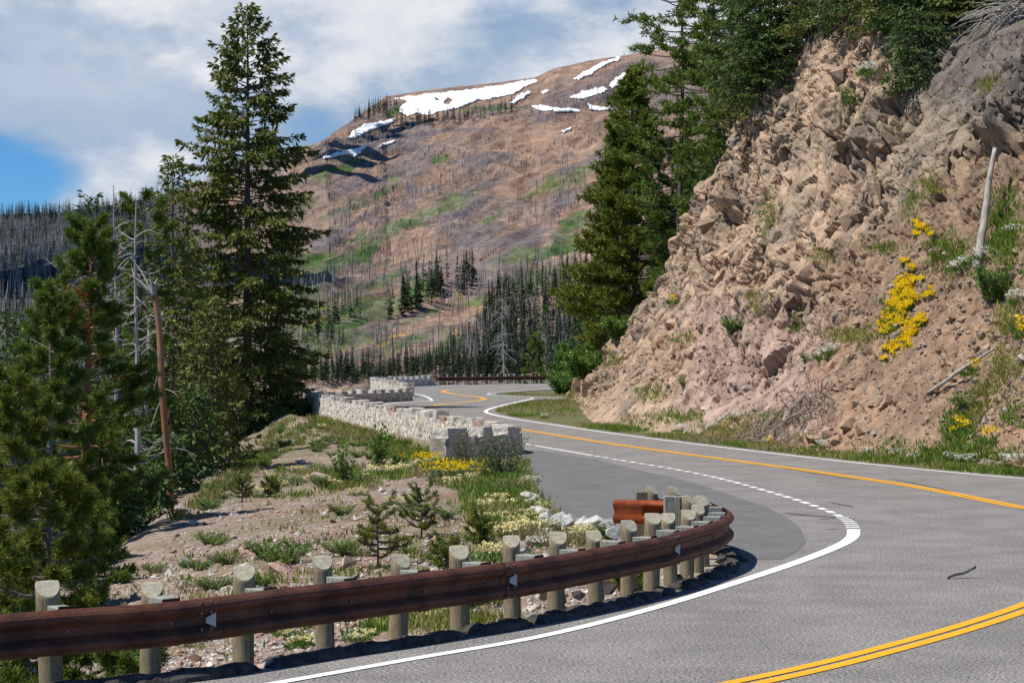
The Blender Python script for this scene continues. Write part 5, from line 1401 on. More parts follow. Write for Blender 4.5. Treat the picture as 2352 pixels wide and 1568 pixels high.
# burnt forest
put(dead, [(0, 494), (150, 489), (300, 470), (430, 436), (520, 410), (520, 700), (430, 760), (0, 760)], 1700, 9, 16, 21)
put(dead, [(0, 760), (450, 760), (450, 960), (0, 1000)], 380, 7, 12, 22)
put(dead, [(730, 345), (800, 320), (900, 300), (1100, 262), (1300, 235), (1420, 200), (1440, 260), (1200, 265), (1000, 300), (900, 320), (740, 372)], 330, 8, 14, 23)
put(dead, [(920, 430), (1040, 400), (1120, 400), (1160, 420), (1060, 450), (930, 470)], 90, 9, 15, 24)
put(dead, [(760, 500), (880, 450), (960, 440), (950, 500), (800, 580), (740, 600)], 100, 9, 16, 25)
put(dead, [(660, 690), (740, 620), (900, 560), (1080, 540), (1060, 600), (860, 680), (700, 760)], 200, 8, 15, 26)
put(dead, [(1000, 700), (1100, 640), (1340, 560), (1340, 640), (1130, 720), (1010, 760)], 120, 9, 17, 27)
put(dead, [(1050, 800), (1150, 720), (1350, 690), (1400, 860), (1060, 860)], 330, 8, 14, 28)
put(dead, [(660, 860), (700, 800), (1000, 760), (1060, 800), (1050, 850)], 90, 7, 12, 29)
put(dead, [(1300, 200), (1450, 120), (1500, 130), (1460, 230), (1310, 240)], 90, 9, 15, 30)
put(dead, [(1180, 470), (1340, 330), (1350, 470), (1250, 560)], 60, 12, 20, 31)
def place_far(lst, protos, mat, name, label, cat, group, stuff_name, kp):
    lst = sorted(lst, key=lambda a: -a[1] / a[0][1])
    objs = []
    for k, V in enumerate(protos):
        o = mesh_obj(name, V, np.arange(len(V)).reshape(-1, 4), MT[mat]); objs.append(o); tag(o, label, cat, group)
    for i, (h, H) in enumerate(lst[:kp]):
        o = objs[i] if i < len(objs) else objs[i % len(objs)].copy()
        if i >= len(objs): COL.objects.link(o)
        o.location = tuple(h - np.array([0, 0, .3])); s_ = H * random.uniform(.85, 1.15)
        o.scale = (s_ * random.uniform(.8, 1.25),) * 2 + (s_,); o.rotation_euler = (random.gauss(0, .03), random.gauss(0, .03), random.uniform(0, 6.28))
    V = []
    for h, H in lst[kp:]:
        p = protos[random.randrange(len(protos))]; a = random.uniform(0, 6.28); c_, s_ = math.cos(a), math.sin(a); w_ = H * random.uniform(.8, 1.3)
        V.append(np.column_stack([(p[:, 0] * c_ - p[:, 1] * s_) * w_, (p[:, 0] * s_ + p[:, 1] * c_) * w_, p[:, 2] * H]) + h)
    if V:
        V = np.concatenate(V); struct(stuff_name, V, np.arange(len(V)).reshape(-1, 4), MT[mat], kind='stuff')
place_far(live, FC, 'far_leaf', 'distant_conifer', 'distant dark green conifer still alive on the far slope', 'tree', 'living conifers on the far slope', 'distant_forest', 290)
place_far(dead, FSn, 'far_snag', 'distant_snag', 'distant bare grey fire-killed trunk on the far slope', 'dead tree', 'burnt trunks on the far slope', 'burnt_forest', 290)

# ---------------------------------------------------------------- clouds high overhead, out of the picture; their shadows lie on the slopes
def cloud(px, t, size, seed):
    sdv = np.array([-math.cos(R(60)) * math.sin(R(108)), math.cos(R(60)) * math.cos(R(108)), math.sin(R(60))])
    h, _ = cast(BV_M, *px); c = h + sdv * t
    V, Fc = ICO[4]; V = V * (1 + .35 * fbm(V * 1.6 + seed, 4, seed)[:, None]) * np.array(size)
    o = struct('cloud', V, Fc, MT['cloud'], True); o.location = tuple(c)
cloud((748, 385), 1100, (44, 44, 16), 0)
cloud((790, 362), 1100, (40, 44, 16), 1)
cloud((832, 345), 1100, (36, 40, 16), 2)
cloud((876, 318), 1100, (30, 34, 16), 3)
cloud((920, 298), 1100, (26, 30, 16), 4)
cloud((965, 284), 1100, (22, 26, 16), 5)
cloud((130, 650), 800, (150, 95, 30), 5)
cloud((370, 610), 800, (80, 80, 30), 6)
# ---------------------------------------------------------------- small plants
def on_ground(x, y):
    h, nn = cast(BV_T, x, y)
    return h
def blades(C, P, n, hgt, wid, spread=.06, lean=.35, rn=RNG):
    P = np.repeat(np.atleast_2d(P), n, 0); m = len(P)
    P = P + np.column_stack([rn.normal(0, spread, (m, 2)), np.zeros(m)])
    D = nrm(np.column_stack([rn.normal(0, lean, (m, 2)), np.ones(m)]))
    C.add(P, D, hgt * rn.uniform(.55, 1.3, m), wid * rn.uniform(.7, 1.3, m))
def region(poly, n, fn=on_ground, lim=None):
    p = np.array(poly, float); x0, y0 = p.min(0); x1, y1 = p.max(0); out = []
    while len(out) < n:
        x = RNG.uniform(x0, x1, n * 2); y = RNG.uniform(y0, y1, n * 2)
        m = inpoly(x, y, p); new = [fn(a, b) for a, b in zip(x[m], y[m])]
        new = [q for q in new if q is not None and (lim is None or lim[0] < q[1] < lim[1])]
        if not new: break
        out += new
    return np.array(out[:n])
# meadow grass over the bank, dense by the paving and the parapet
Gg, Gd, Gn = Cards(), Cards(), Cards()
banks = [([(700, 962), (730, 958), (960, 1028), (1010, 1050), (960, 1062), (840, 1020), (720, 985)], 700, .30, (35, 140)),
         ([(640, 965), (720, 955), (800, 985), (980, 1045), (1010, 1060), (930, 1075), (850, 1040), (740, 1010), (640, 1050), (560, 1090)], 420, .26, (35, 140)),
         ([(930, 1050), (1205, 1062), (1238, 1150), (1250, 1185), (1150, 1190), (1060, 1130), (930, 1100)], 900, .27, (30, 80)),
         ([(1060, 1140), (1230, 1170), (1300, 1205), (1440, 1235), (1300, 1262), (1170, 1240), (1080, 1200)], 620, .22, (20, 60)),
         ([(390, 1200), (520, 1085), (640, 965), (720, 975), (620, 1065), (520, 1140), (430, 1205)], 520, .24, (28, 140)),
         ([(620, 1080), (760, 1060), (940, 1075), (960, 1120), (800, 1130), (640, 1150)], 420, .20, (30, 80)),
         ([(800, 1480), (880, 1420), (1060, 1385), (1190, 1385), (1190, 1425), (1040, 1450)], 260, .17, (14, 30)),
         ([(300, 1320), (500, 1180), (760, 1130), (1080, 1130), (1250, 1220), (1300, 1290), (900, 1330), (500, 1400)], 330, .12, (14, 60)),
         ([(200, 1380), (420, 1300), (900, 1250), (1250, 1260), (1250, 1420), (700, 1520), (500, 1520)], 120, .12, (14, 40))]
for poly, n, hg, lim in banks:
    P = region(poly, n, lim=lim)
    if not len(P): continue
    P = P[fbm(P * .8, 3, 19) > -.04]
    k = fbm(P * .6, 3, 12)
    for sel, CC in ((k < -.12, Gd), ((k >= -.12) & (k < .12), Gg), (k >= .12, Gn)):
        if sel.any(): blades(CC, P[sel], 9, hg, .012 + .0004 * float(np.median(P[:, 1])), spread=.10)
# verge under the cliff
vy = np.concatenate([RNG.uniform(40, 100, 2600), RNG.uniform(100, 172, 1500)])
vy = vy[fbm(np.column_stack([vy * .35, vy * 0, vy * 0]), 3, 23) > -.12]
cbx = np.interp(vy, cb[:, 0], cb[:, 1]); xr_ = XR(vy)
vx = xr_ + .12 + (cbx + .5 - xr_) * RNG.uniform(0, 1, len(vy)) ** 1.5
VP = []
for a, b in zip(vx, vy):
    z = ground_z(a, b, BV_C)
    VP.append((a, b, max(float(zr(b)), z if z is not None and z < 3.5 else -9) - .03))
VP = np.array(VP); k = fbm(VP * .35, 3, 14)
for sel, CC in ((k < -.05, Gd), ((k >= -.05) & (k < .2), Gg), (k >= .2, Gn)): blades(CC, VP[sel], 8, .22, .032, spread=.18)
# grass on ledges of the cliff
ledges = [(1765, 500, 24, 46, 60), (1738, 700, 22, 34, 50), (1960, 772, 60, 24, 110), (2140, 432, 24, 22, 50), (2310, 540, 46, 100, 340), (2180, 590, 44, 50, 160), (2200, 1000, 34, 50, 160), (2250, 930, 26, 50, 90), (2310, 850, 34, 50, 90), (2320, 740, 34, 50, 90), (2200, 1050, 110, 18, 260), (2330, 960, 30, 40, 40), (1690, 990, 60, 24, 110), (1560, 960, 60, 14, 60), (1830, 745, 14, 30, 24), (1950, 235, 30, 40, 40), (1890, 590, 30, 20, 30), (2050, 730, 20, 60, 60), (1500, 905, 40, 16, 40), (1780, 960, 50, 12, 40), (2270, 200, 30, 24, 30), (2100, 470, 16, 40, 36), (1570, 780, 30, 14, 24), (1400, 830, 30, 24, 60), (2030, 575, 40, 14, 40)]
for x, y, a, b, n in ledges:
    q = RNG.normal(0, .55, (n, 2)); P = [cast(BV_C, x + u_ * a, y + v_ * b)[0] for u_, v_ in q]; P = np.array([p for p in P if p is not None])
    if len(P): blades(Gg if n % 4 else Gn, P, 8, .26, .035, spread=.12, lean=.5)
for CC, nm, mt in ((Gg, 'meadow_grass', 'grass'), (Gd, 'dry_grass', 'grass_dry'), (Gn, 'green_grass', 'grass_green')):
    V = CC.arr(); struct(nm, V, np.arange(len(V)).reshape(-1, 4), MT[mt], kind='stuff')

# ---- plants made once and copied
def plant(name, parts, label, cat, group=None):
    root = thing(name, (0, 0, -50), label, cat, group)
    for nm, CC, mt in parts:
        o = CC.build(nm, MT[mt], root)
        if nm == 'bloom': o['kind'] = 'stuff'
    return root
def cushion(seed, nfl, fr, head, stalk, leafr, nl, leafl=.09, leafw=.022, hmin=.7):
    rn = np.random.default_rng(seed); A, Bc = Cards(), Cards()
    az = rn.uniform(0, 6.28, nl); r = leafr * rn.uniform(0, 1, nl) ** .6
    P = np.column_stack([np.cos(az) * r, np.sin(az) * r, rn.uniform(0, .06, nl)])
    A.add(P, nrm(np.column_stack([np.cos(az) * .6 + rn.normal(0, .4, nl), np.sin(az) * .6 + rn.normal(0, .4, nl), rn.uniform(.4, 1.2, nl)])), leafl * rn.uniform(.6, 1.3, nl), leafw)
    az = rn.uniform(0, 6.28, nfl); r = fr * rn.uniform(0, 1, nfl) ** .6; hh = stalk * rn.uniform(hmin, 1.2, nfl)
    for i in range(nfl):
        c = np.array([math.cos(az[i]) * r[i], math.sin(az[i]) * r[i], 0])
        A.add([c * .6], [[c[0] * .5, c[1] * .5, hh[i]]], hh[i] * 1.05, .008)
        m = 9
        Bc.add(c + np.array([0, 0, hh[i]]) + rn.normal(0, head * .32, (m, 3)) * [1, 1, .5], nrm(rn.normal(0, 1, (m, 3)) + [0, -.3, .5]), head * .8, head * .62, N=np.array([0, -.5, 1.]) + rn.normal(0, .4, (m, 3)))
    return A, Bc
def spots(lst, proto_fn, nproto, fn=on_ground, smin=.8, smax=1.25, sink=.02, dscale=False):
    protos = []
    for i, (x, y) in enumerate(lst):
        h = fn(x, y)
        if h is None: continue
        s_ = random.uniform(smin, smax)
        if len(protos) < nproto:
            o = proto_fn(len(protos)); protos.append(o); o.location = tuple(h - [0, 0, sink]); o.scale = (s_,) * 3; o.rotation_euler = (0, 0, random.uniform(0, 6.28))
        else: dup(protos[i % nproto], h - np.array([0, 0, sink]), random.uniform(0, 6.28), s_)
cream = [(890, 1072), (930, 1080), (968, 1074), (1000, 1105), (905, 1090), (860, 1088), (838, 1102), (1010, 1062), (1040, 1118), (1075, 1112), (700, 1108), (622, 1100), (592, 1142), (682, 1086), (650, 1118), (1160, 1200), (1180, 1216), (1150, 1222), (1207, 1195), (1122, 1180), (1235, 1203), (1262, 1216), (1190, 1232), (1170, 1238), (1215, 1228), (1110, 1205), (1345, 1236), (1325, 1242), (1082, 1235), (1240, 1180), (1222, 1176), (945, 1168), (900, 1160), (820, 1138), (775, 1120), (740, 985), (728, 1002), (1140, 1162), (1165, 1178), (1100, 1245), (1125, 1290), (1140, 1275)]
spots(cream, lambda i: plant('buckwheat', [('leaves', *a) for a in [(cushion(200 + i, 22, .22, .05, .2, .24, 110)[0], 'bush_leaf')]] + [('bloom', cushion(200 + i, 22, .22, .05, .2, .24, 110)[1], 'petal_cream')], 'low cream-flowered cushion plant on the bank between the parapet and the guardrail', 'wildflower', 'cream wildflowers on the bank'), 4)
under = [(840, 1462), (862, 1440), (905, 1420), (880, 1446), (1010, 1398), (1040, 1412), (985, 1430), (1090, 1382), (1120, 1384), (1150, 1376), (820, 1472), (950, 1440), (635, 1450), (660, 1462), (690, 1488), (710, 1480), (1330, 1330), (1365, 1318), (730, 1440)]
spots(under, lambda i: plant('buckwheat', [('leaves', cushion(230 + i, 16, .16, .042, .13, .20, 160, .10, .02)[0], 'bush_leaf'), ('bloom', cushion(230 + i, 16, .16, .042, .13, .20, 160, .10, .02)[1], 'petal_cream')], 'bright green cream-flowered plant seen beneath the guardrail between its posts', 'wildflower', 'wildflowers seen under the guardrail'), 3, smin=.7, smax=1.1)
white = [(1240, 1232), (1258, 1250), (1235, 1255), (1270, 1222), (1105, 1040), (1090, 1062), (1115, 1052), (905, 1062), (880, 1058), (1215, 1112), (1195, 1095)]
spots(white, lambda i: plant('white_wildflower', [('leaves', cushion(260 + i, 40, .22, .026, .16, .2, 120, .08, .018)[0], 'sage_leaf'), ('bloom', cushion(260 + i, 40, .22, .026, .16, .2, 120, .08, .018)[1], 'petal_white')], 'silvery plant with small white flowers on the bank beside the pullout', 'wildflower', 'white wildflowers on the bank'), 3)
vw = [(x_, y_) for x_, y_ in [(2200, 1068), (2215, 1070), (2240, 1072), (2190, 1064), (2270, 1074), (2300, 1078), (2320, 1074), (2345, 1062), (2100, 1058), (2060, 1052), (1890, 1030), (1580, 998), (1560, 992), (1640, 985), (1665, 972), (1690, 965), (1250, 960), (1770, 1022), (1990, 1046)]]
def verge_spot(x, y):
    h, _ = cast(BV_C, x, y)
    g = gp(x, y)
    if h is None or np.linalg.norm(g - np.array(CAMV)) < np.linalg.norm(h - np.array(CAMV)): return g
    return h
spots(vw, lambda i: plant('yarrow', [('leaves', cushion(280 + i, 46, .34, .05, .34, .34, 150, .16, .03)[0], 'grass_green'), ('bloom', cushion(280 + i, 46, .34, .05, .34, .34, 150, .16, .03)[1], 'petal_white')], 'clump of small white flowers in the grass at the cliff foot beside the road', 'wildflower', 'white flowers at the cliff foot'), 3, fn=verge_spot, smin=.5, smax=.95)
cw_ = [(1998, 165), (1985, 175), (2010, 172), (1915, 815), (1895, 828), (2260, 600), (2200, 625), (2225, 612), (2330, 545), (2345, 700)]
spots(cw_, lambda i: plant('white_cliff_flower', [('leaves', cushion(300 + i, 40, .4, .06, .34, .36, 150, .2, .035)[0], 'bush_leaf'), ('bloom', cushion(300 + i, 40, .4, .06, .34, .36, 150, .2, .035)[1], 'petal_white')], 'white-flowered clump growing on a ledge of the rock cliff', 'wildflower', 'white flowers on the cliff'), 3, fn=lambda x, y: on_cliff(x, y, -.05), smin=.8, smax=1.2)
# yellow flowers down the crack of the cliff
ypx = []
for (x0, y0, x1, y1, wd, n) in [(2118, 505, 2106, 545, 5, 12), (2132, 540, 2120, 552, 6, 3), (2092, 600, 2082, 625, 7, 5), (2085, 645, 2038, 765, 11, 100), (2098, 690, 2080, 720, 8, 14), (2108, 740, 2072, 800, 8, 30), (2060, 790, 2046, 830, 7, 8), (2120, 690, 2128, 660, 8, 5)]:
    for i in range(n):
        t = random.random(); ypx.append((x0 + (x1 - x0) * t + random.gauss(0, wd), y0 + (y1 - y0) * t + random.gauss(0, 5)))
spots(ypx, lambda i: plant('yellow_cliff_flower', [('leaves', cushion(320 + i, 34, .22, .07, .24, .2, 60, .2, .035)[0], 'bush_leaf'), ('bloom', cushion(320 + i, 34, .22, .07, .24, .2, 60, .2, .035)[1], 'petal_yellow')], 'bright yellow flower clump in the streak down the damp crack of the cliff', 'wildflower', 'yellow flowers in the cliff crack'), 4, fn=lambda x, y: on_cliff(x, y, -.02), smin=.4, smax=.75)
for o in list(COL.objects):
    if o.name.startswith('yellow_cliff_flower'): o.rotation_euler = (random.uniform(.4, 1.1), random.gauss(0, .25), random.uniform(-1.3, .1))
yd = [(2205, 985), (2212, 1000), (2190, 1010), (2345, 765), (2350, 780), (2240, 855), (2225, 865), (2130, 10), (2140, 16), (1545, 700), (1400, 812), (1770, 1030), (2275, 1022)]
spots(yd, lambda i: plant('yellow_daisy', [('leaves', cushion(340 + i, 10, .18, .09, .42, .25, 70, .3, .05)[0], 'bush_leaf'), ('bloom', cushion(340 + i, 10, .18, .09, .42, .25, 70, .3, .05)[1], 'petal_yellow')], 'small yellow daisy clump growing on the cliff or its scree away from the crack', 'wildflower', 'yellow daisies about the cliff'), 2, fn=lambda x, y: on_cliff(x, y, -.02), smin=.7, smax=1.1)

def stems_plant(seed, n, hgt, spread, lean, leaf_l, leaf_w, per, top=.0):
    rn = np.random.default_rng(seed); A = Cards(); B = MB()
    for i in range(n):
        az = rn.uniform(0, 6.28); r0 = spread * rn.uniform(0, .5); c = np.array([math.cos(az), math.sin(az), 0])
        hh = hgt * rn.uniform(.55, 1.1); s = np.linspace(0, 1, 6)
        P = c * r0 + c * (spread * lean * s ** 1.5)[:, None] + np.array([0, 0, 1.]) * (hh * s)[:, None] + rn.normal(0, .012, (6, 3))
        B.tube(P, np.linspace(.009, .003, 6), 3, cap=False)
        t = rn.uniform(top, 1.0, per); Q = np.stack([np.interp(t, s, P[:, k]) for k in range(3)], 1); a2 = rn.uniform(0, 6.28, per)
        A.add(Q, nrm(np.column_stack([np.cos(a2), np.sin(a2), rn.uniform(.1, 1.1, per)])), leaf_l * rn.uniform(.6, 1.2, per), leaf_w, N=np.array([0, 0, 1.]) + rn.normal(0, .5, (per, 3)))
    return B, A
def shrub(name, x, y, arr, leaf, label, cat='shrub', fn=on_ground, extra=None, sink=.03):
    h = fn(x, y)
    if h is None: return
    root = thing(name, h - np.array([0, 0, sink]), label, cat)
    arr[0].build('stems', MT['bark'], root); arr[1].build('leaves', MT[leaf], root)
    if extra: extra[0].build('bloom', MT[extra[1]], root)['kind'] = 'stuff'
    return root
shrub('leafy_plant', 868, 1072, stems_plant(401, 16, 1.15, .36, .5, .15, .075, 30), 'bush_leaf', 'upright broad-leaved green plant against the parapet foot, right of two')
shrub('leafy_plant', 790, 1118, stems_plant(402, 15, 1.15, .34, .5, .14, .065, 28), 'bush_leaf', 'upright broad-leaved green plant on the gravel, left of two and nearer')
shrub('willow_shrub', 1150, 1106, stems_plant(403, 46, 1.15, .75, .6, .13, .028, 30, top=.1), 'sage_leaf', 'grey-green willow shrub with thin shoots in front of the dark parapet end')
shrub('willow_shrub', 1065, 1066, stems_plant(404, 18, 1.0, .45, .5, .12, .026, 24, top=.2), 'sage_leaf', 'thin willow shoots at the left corner of the dark parapet end')
def yellow_top(seed, n, w, hgt):
    rn = np.random.default_rng(seed); C = Cards(); c = rn.normal(0, 1, (n, 2)) * w
    for i in range(n):
        p = np.array([c[i, 0], c[i, 1] * .7, hgt * rn.uniform(.75, 1.15)]); C.add(p + rn.normal(0, .022, (7, 3)), nrm(rn.normal(0, 1, (7, 3)) + [0, -.4, .6]), .042, .034)
    return C
shrub('yellow_flower_bush', 985, 1082, stems_plant(405, 24, .42, .40, .6, .11, .04, 16), 'bush_leaf', 'orange-yellow flowering bush left of the dark parapet end', extra=(yellow_top(1, 70, .28, .48), 'petal_yellow'))
shrub('yellow_flower_bush', 1035, 1112, stems_plant(406, 40, .46, .60, .7, .12, .045, 20), 'sage_leaf', 'wider yellow flowering bush with dark leaves before the willow shrub', extra=(yellow_top(2, 110, .38, .52), 'petal_yellow'))
shrub('low_bush', 497, 1352, stems_plant(407, 60, .17, .24, .9, .06, .014, 14), 'bush_leaf', 'small rounded bright green bush on the gravel above the rail joint')
shrub('low_bush', 1400, 1236, stems_plant(408, 30, .25, .2, .8, .07, .02, 14), 'bush_leaf', 'little green bush behind the posts near the orange rail end')
shrub('low_bush', 1485, 1352, stems_plant(409, 20, .2, .16, .8, .06, .018, 12), 'bush_leaf', 'weed growing through the broken asphalt under the rail')
shrub('low_bush', 690, 1262, stems_plant(410, 26, .2, .22, .8, .06, .02, 14), 'bush_leaf', 'flat green bush on the bare earth in the middle of the bank')
shrub('low_bush', 1075, 1400, stems_plant(411, 34, .34, .22, .7, .08, .028, 20), 'bush_leaf', 'dense leafy green plant between two guardrail posts')
oc = lambda x, y: on_cliff(x, y, -.05)
shrub('cliff_bush', 2290, 690, stems_plant(412, 90, 1.0, .75, .6, .15, .05, 34), 'bush_leaf', 'round dark green bush on the grassy scree at the right edge', fn=oc)
shrub('cliff_bush', 2222, 945, stems_plant(413, 26, .55, .45, .8, .13, .06, 16), 'bush_leaf', 'open green bush in the middle of the brown scree', fn=oc)
shrub('cliff_bush', 1853, 832, stems_plant(414, 12, .35, .25, .8, .12, .05, 14), 'bush_leaf', 'tiny green bush alone on the pink slope', fn=oc)
shrub('cliff_bush', 1684, 765, stems_plant(415, 34, .7, .5, .7, .15, .06, 18), 'bush_leaf', 'pink-flowered green bush on the pale rock slope', fn=oc, extra=(yellow_top(3, 40, .4, .7), 'petal_pink'))
shrub('cliff_bush', 1572, 888, stems_plant(416, 16, .45, .3, .8, .14, .05, 14), 'bush_leaf', 'small yellowish bush low on the left part of the cliff', fn=oc)
shrub('cliff_bush', 2058, 150, stems_plant(417, 16, .5, .3, .7, .14, .05, 14), 'bush_leaf', 'small bush under the rim between the roots and the drooping conifer', fn=oc)
shrub('cliff_bush', 1955, 236, stems_plant(418, 18, .35, .3, .9, .12, .05, 16), 'bush_leaf', 'bright green tuft in the pale dirt below the rim', fn=oc)
for i, (x, y, s_, lab) in enumerate([(1300, 905, 1.9, 'tall bright green weeds at the end of the cliff by the far road'), (1380, 792, 1.6, 'green bush on the low end of the cliff beneath the big pine'), (1340, 838, 1.7, 'green bush on the lowest shoulder of the cliff'), (1420, 775, 1.5, 'leafy bush at the foot of the big full pine')]):
    h = on_cliff(x, y, 0)
    if h is None: h = gp(x, y)
    root = thing('roadside_bush', h - np.array([0, 0, .1]), lab, 'bush')
    A = stems_plant(430 + i, 90, s_, s_ * .8, .7, .30, .13, 30); A[0].build('stems', MT['bark'], root); A[1].build('leaves', MT['bush_leaf'], root)
def lowb(i):
    A = stems_plant(470 + i, 40, .26, .28, .9, .07, .02, 16); root = thing('low_bush', (0, 0, -50), 'low green weedy bush scattered over the upper bank between the parapet and the gravel', 'bush', 'low bushes on the upper bank')
    A[0].build('stems', MT['bark'], root); A[1].build('leaves', MT['bush_leaf' if i % 3 else 'grass_green'], root); return root
pts_ = []
for poly, n in (([(640, 975), (720, 962), (960, 1040), (930, 1075), (760, 1050), (620, 1060)], 40), ([(430, 1180), (540, 1085), (650, 980), (700, 1010), (600, 1090), (480, 1170)], 30), ([(930, 1060), (1190, 1080), (1235, 1160), (1060, 1130)], 14), ([(560, 1110), (760, 1060), (920, 1085), (800, 1125)], 14), ([(300, 1330), (600, 1160), (1000, 1150), (1180, 1230), (900, 1290), (500, 1380)], 16)):
    p_ = np.array(poly, float); k_ = 0
    while k_ < n:
        x_, y_ = random.uniform(p_[:, 0].min(), p_[:, 0].max()), random.uniform(p_[:, 1].min(), p_[:, 1].max())
        if inpoly(np.array([x_]), np.array([y_]), p_)[0]: pts_.append((x_, y_)); k_ += 1
random.shuffle(pts_)
spots(pts_, lowb, 5, smin=.5, smax=1.3)
# pine saplings on the bank
sap = [(968, 1236, 1128, 'sapling pine standing clear in the middle of the bank, middle of three in a row'), (868, 1302, 1160, 'tallest sapling pine, left of the row, behind the third post gap'), (1100, 1250, 1188, 'short sapling pine right of the row beside the cream flowers'), (1026, 1312, 1245, 'little sapling pine showing just above the rail'), (556, 1152, 1098, 'tiny sapling pine on the grassy crest at left'), (622, 1140, 1105, 'tiny sapling pine on the crest right of its neighbour'), (1440, 1362, 1325, 'seedling pine in the broken asphalt under the rail')]
for i, (x, yb, yt, lab) in enumerate(sap):
    h = on_ground(x, yb)
    if h is None: continue
    H = (yb - yt) / F * h[1]
    B, C = pine_arrays(H, H * .34, 440 + i, [(0, .2), (.3, .5), (.6, .8), (1, 1)], .018, nb=18, tuft=16, tl=.07, tw=.012, up=.8, start=.15, tufts=10, bare=.1, spread=.08)
    root = thing('pine_sapling', h, lab, 'sapling'); B.build('trunk', MT['bark'], root); C.build('crown', MT['pine_leaf_warm'], root)

# ---------------------------------------------------------------- stones on the bank
big = [(440, 1118, .30, .2, (.36, .27, .22), 'brown boulder with a split top on the grassy crest at left'), (424, 1172, .30, .16, (.33, .26, .22), 'smooth brown boulder leaning on the crest below the split boulder'), (735, 1105, .55, .22, (.42, .33, .27), 'long flat pinkish boulder half buried behind the left leafy plant'), (640, 1310, .26, .12, (.45, .30, .23), 'pink slab showing above the rail between the second and third posts'), (795, 1300, .22, .16, (.50, .36, .28), 'pale pink rock behind the fourth post'), (1190, 1262, .28, .15, (.36, .30, .27), 'flat grey-brown rock between the sixth and seventh posts'), (1262, 1250, .2, .16, (.40, .31, .25), 'round tan rock among the white flowers'), (440, 1204, .22, .10, (.62, .58, .52), 'pair-sized white rock on the dark rubble at the slope edge'), (690, 1062, .26, .10, (.6, .55, .48), 'pale slab on the bank below the long parapet'), (660, 1015, .35, .14, (.48, .42, .36), 'grey slab jutting from the grass under the far end of the parapet'), (880, 1056, .3, .12, (.46, .37, .31), 'tan rock between the two leafy plants'), (590, 1270, .3, .08, (.43, .27, .2), 'reddish earth clod in the middle of the bare bank')]
for i, (x, y, a, b, c, lab) in enumerate(big):
    h = on_ground(x, y)
    if h is None: continue
    boulder('boulder', h + np.array([0, 0, b * .2]), (a, a * .75, b), 500 + i, c, lab, 'rock', rz=i * 1.1, sub=3)
P = region([(210, 1370), (330, 1280), (460, 1180), (700, 1120), (960, 1110), (1080, 1200), (1240, 1240), (1300, 1300), (1240, 1400), (900, 1420), (600, 1500), (400, 1530)], 150, lim=(14, 60))
gcol = [(.55, .50, .44), (.43, .30, .235), (.40, .36, .32), (.62, .58, .52), (.38, .25, .19), (.47, .36, .29)]
protos = []
for i in range(12):
    o = boulder('stone', (0, 0, 0), (1, .8, .5), 520 + i, gcol[i % 6], 'loose angular stone lying on the bare gravel bank behind the guardrail', 'stone', 'stones on the gravel bank', sub=2); protos.append(o)
for i, h in enumerate(P):
    o = protos[i] if i < 12 else protos[i % 12].copy()
    if i >= 12: COL.objects.link(o)
    s_ = .035 + abs(random.gauss(0, .04)); o.location = tuple(h + np.array([0, 0, s_ * .15])); o.scale = (s_, s_, s_); o.rotation_euler = (random.gauss(0, .3), random.gauss(0, .3), random.uniform(0, 6.28))
# gravel
P = np.concatenate([region([(200, 1380), (330, 1280), (460, 1180), (600, 1110), (960, 1100), (1080, 1180), (1240, 1230), (1420, 1240), (1600, 1330), (1300, 1400), (900, 1440), (640, 1530), (330, 1560), (400, 1480)], 10500, lim=(14, 60)), region([(320, 1500), (640, 1430), (900, 1390), (900, 1440), (640, 1540), (400, 1567), (300, 1567)], 1500, lim=(12, 40)), region([(560, 1110), (720, 990), (960, 1040), (960, 1100), (700, 1120)], 900, lim=(30, 120))])
V, Fa, Cc = [], [], []; nb = 0
for h in P:
    v0, f0 = HULL[random.randrange(14)]; r = .010 + abs(random.gauss(0, 1)) ** 1.6 * .014
    V.append(v0 * r * RNG.uniform(.6, 1.4, 3) + h); Fa.append(f0 + nb); nb += len(v0)
    Cc.append(np.repeat(np.array([gcol[random.randrange(6)]]) * random.uniform(.8, 1.1), len(v0), 0))
struct('gravel', np.concatenate(V), np.concatenate(Fa), MT['rock'], False, np.concatenate(Cc), kind='stuff')
# ---------------------------------------------------------------- camera, sun and sky
cam = bpy.data.objects.new('camera', bpy.data.cameras.new('camera')); link(cam)
cam.location = (0, 0, CZ); cam.rotation_euler = (R(90), 0, 0)
cam.data.sensor_width = 36; cam.data.lens = F / 2352 * 36
cam.data.shift_y = (HY - 784) / 2352
cam.data.clip_start = .3; cam.data.clip_end = 20000
SC.camera = cam
SUN_EL, SUN_ROT = 60.0, 108.0
sd = Vector((-math.cos(R(SUN_EL)) * math.sin(R(SUN_ROT)), math.cos(R(SUN_EL)) * math.cos(R(SUN_ROT)), math.sin(R(SUN_EL))))
sl = bpy.data.lights.new('sun', 'SUN'); sl.energy = 5.0; sl.angle = R(.5); sl.color = (1, .955, .88)
so = bpy.data.objects.new('sun', sl); link(so); so.rotation_euler = sd.to_track_quat('Z', 'Y').to_euler()
so.location = (-60, -20, 80)

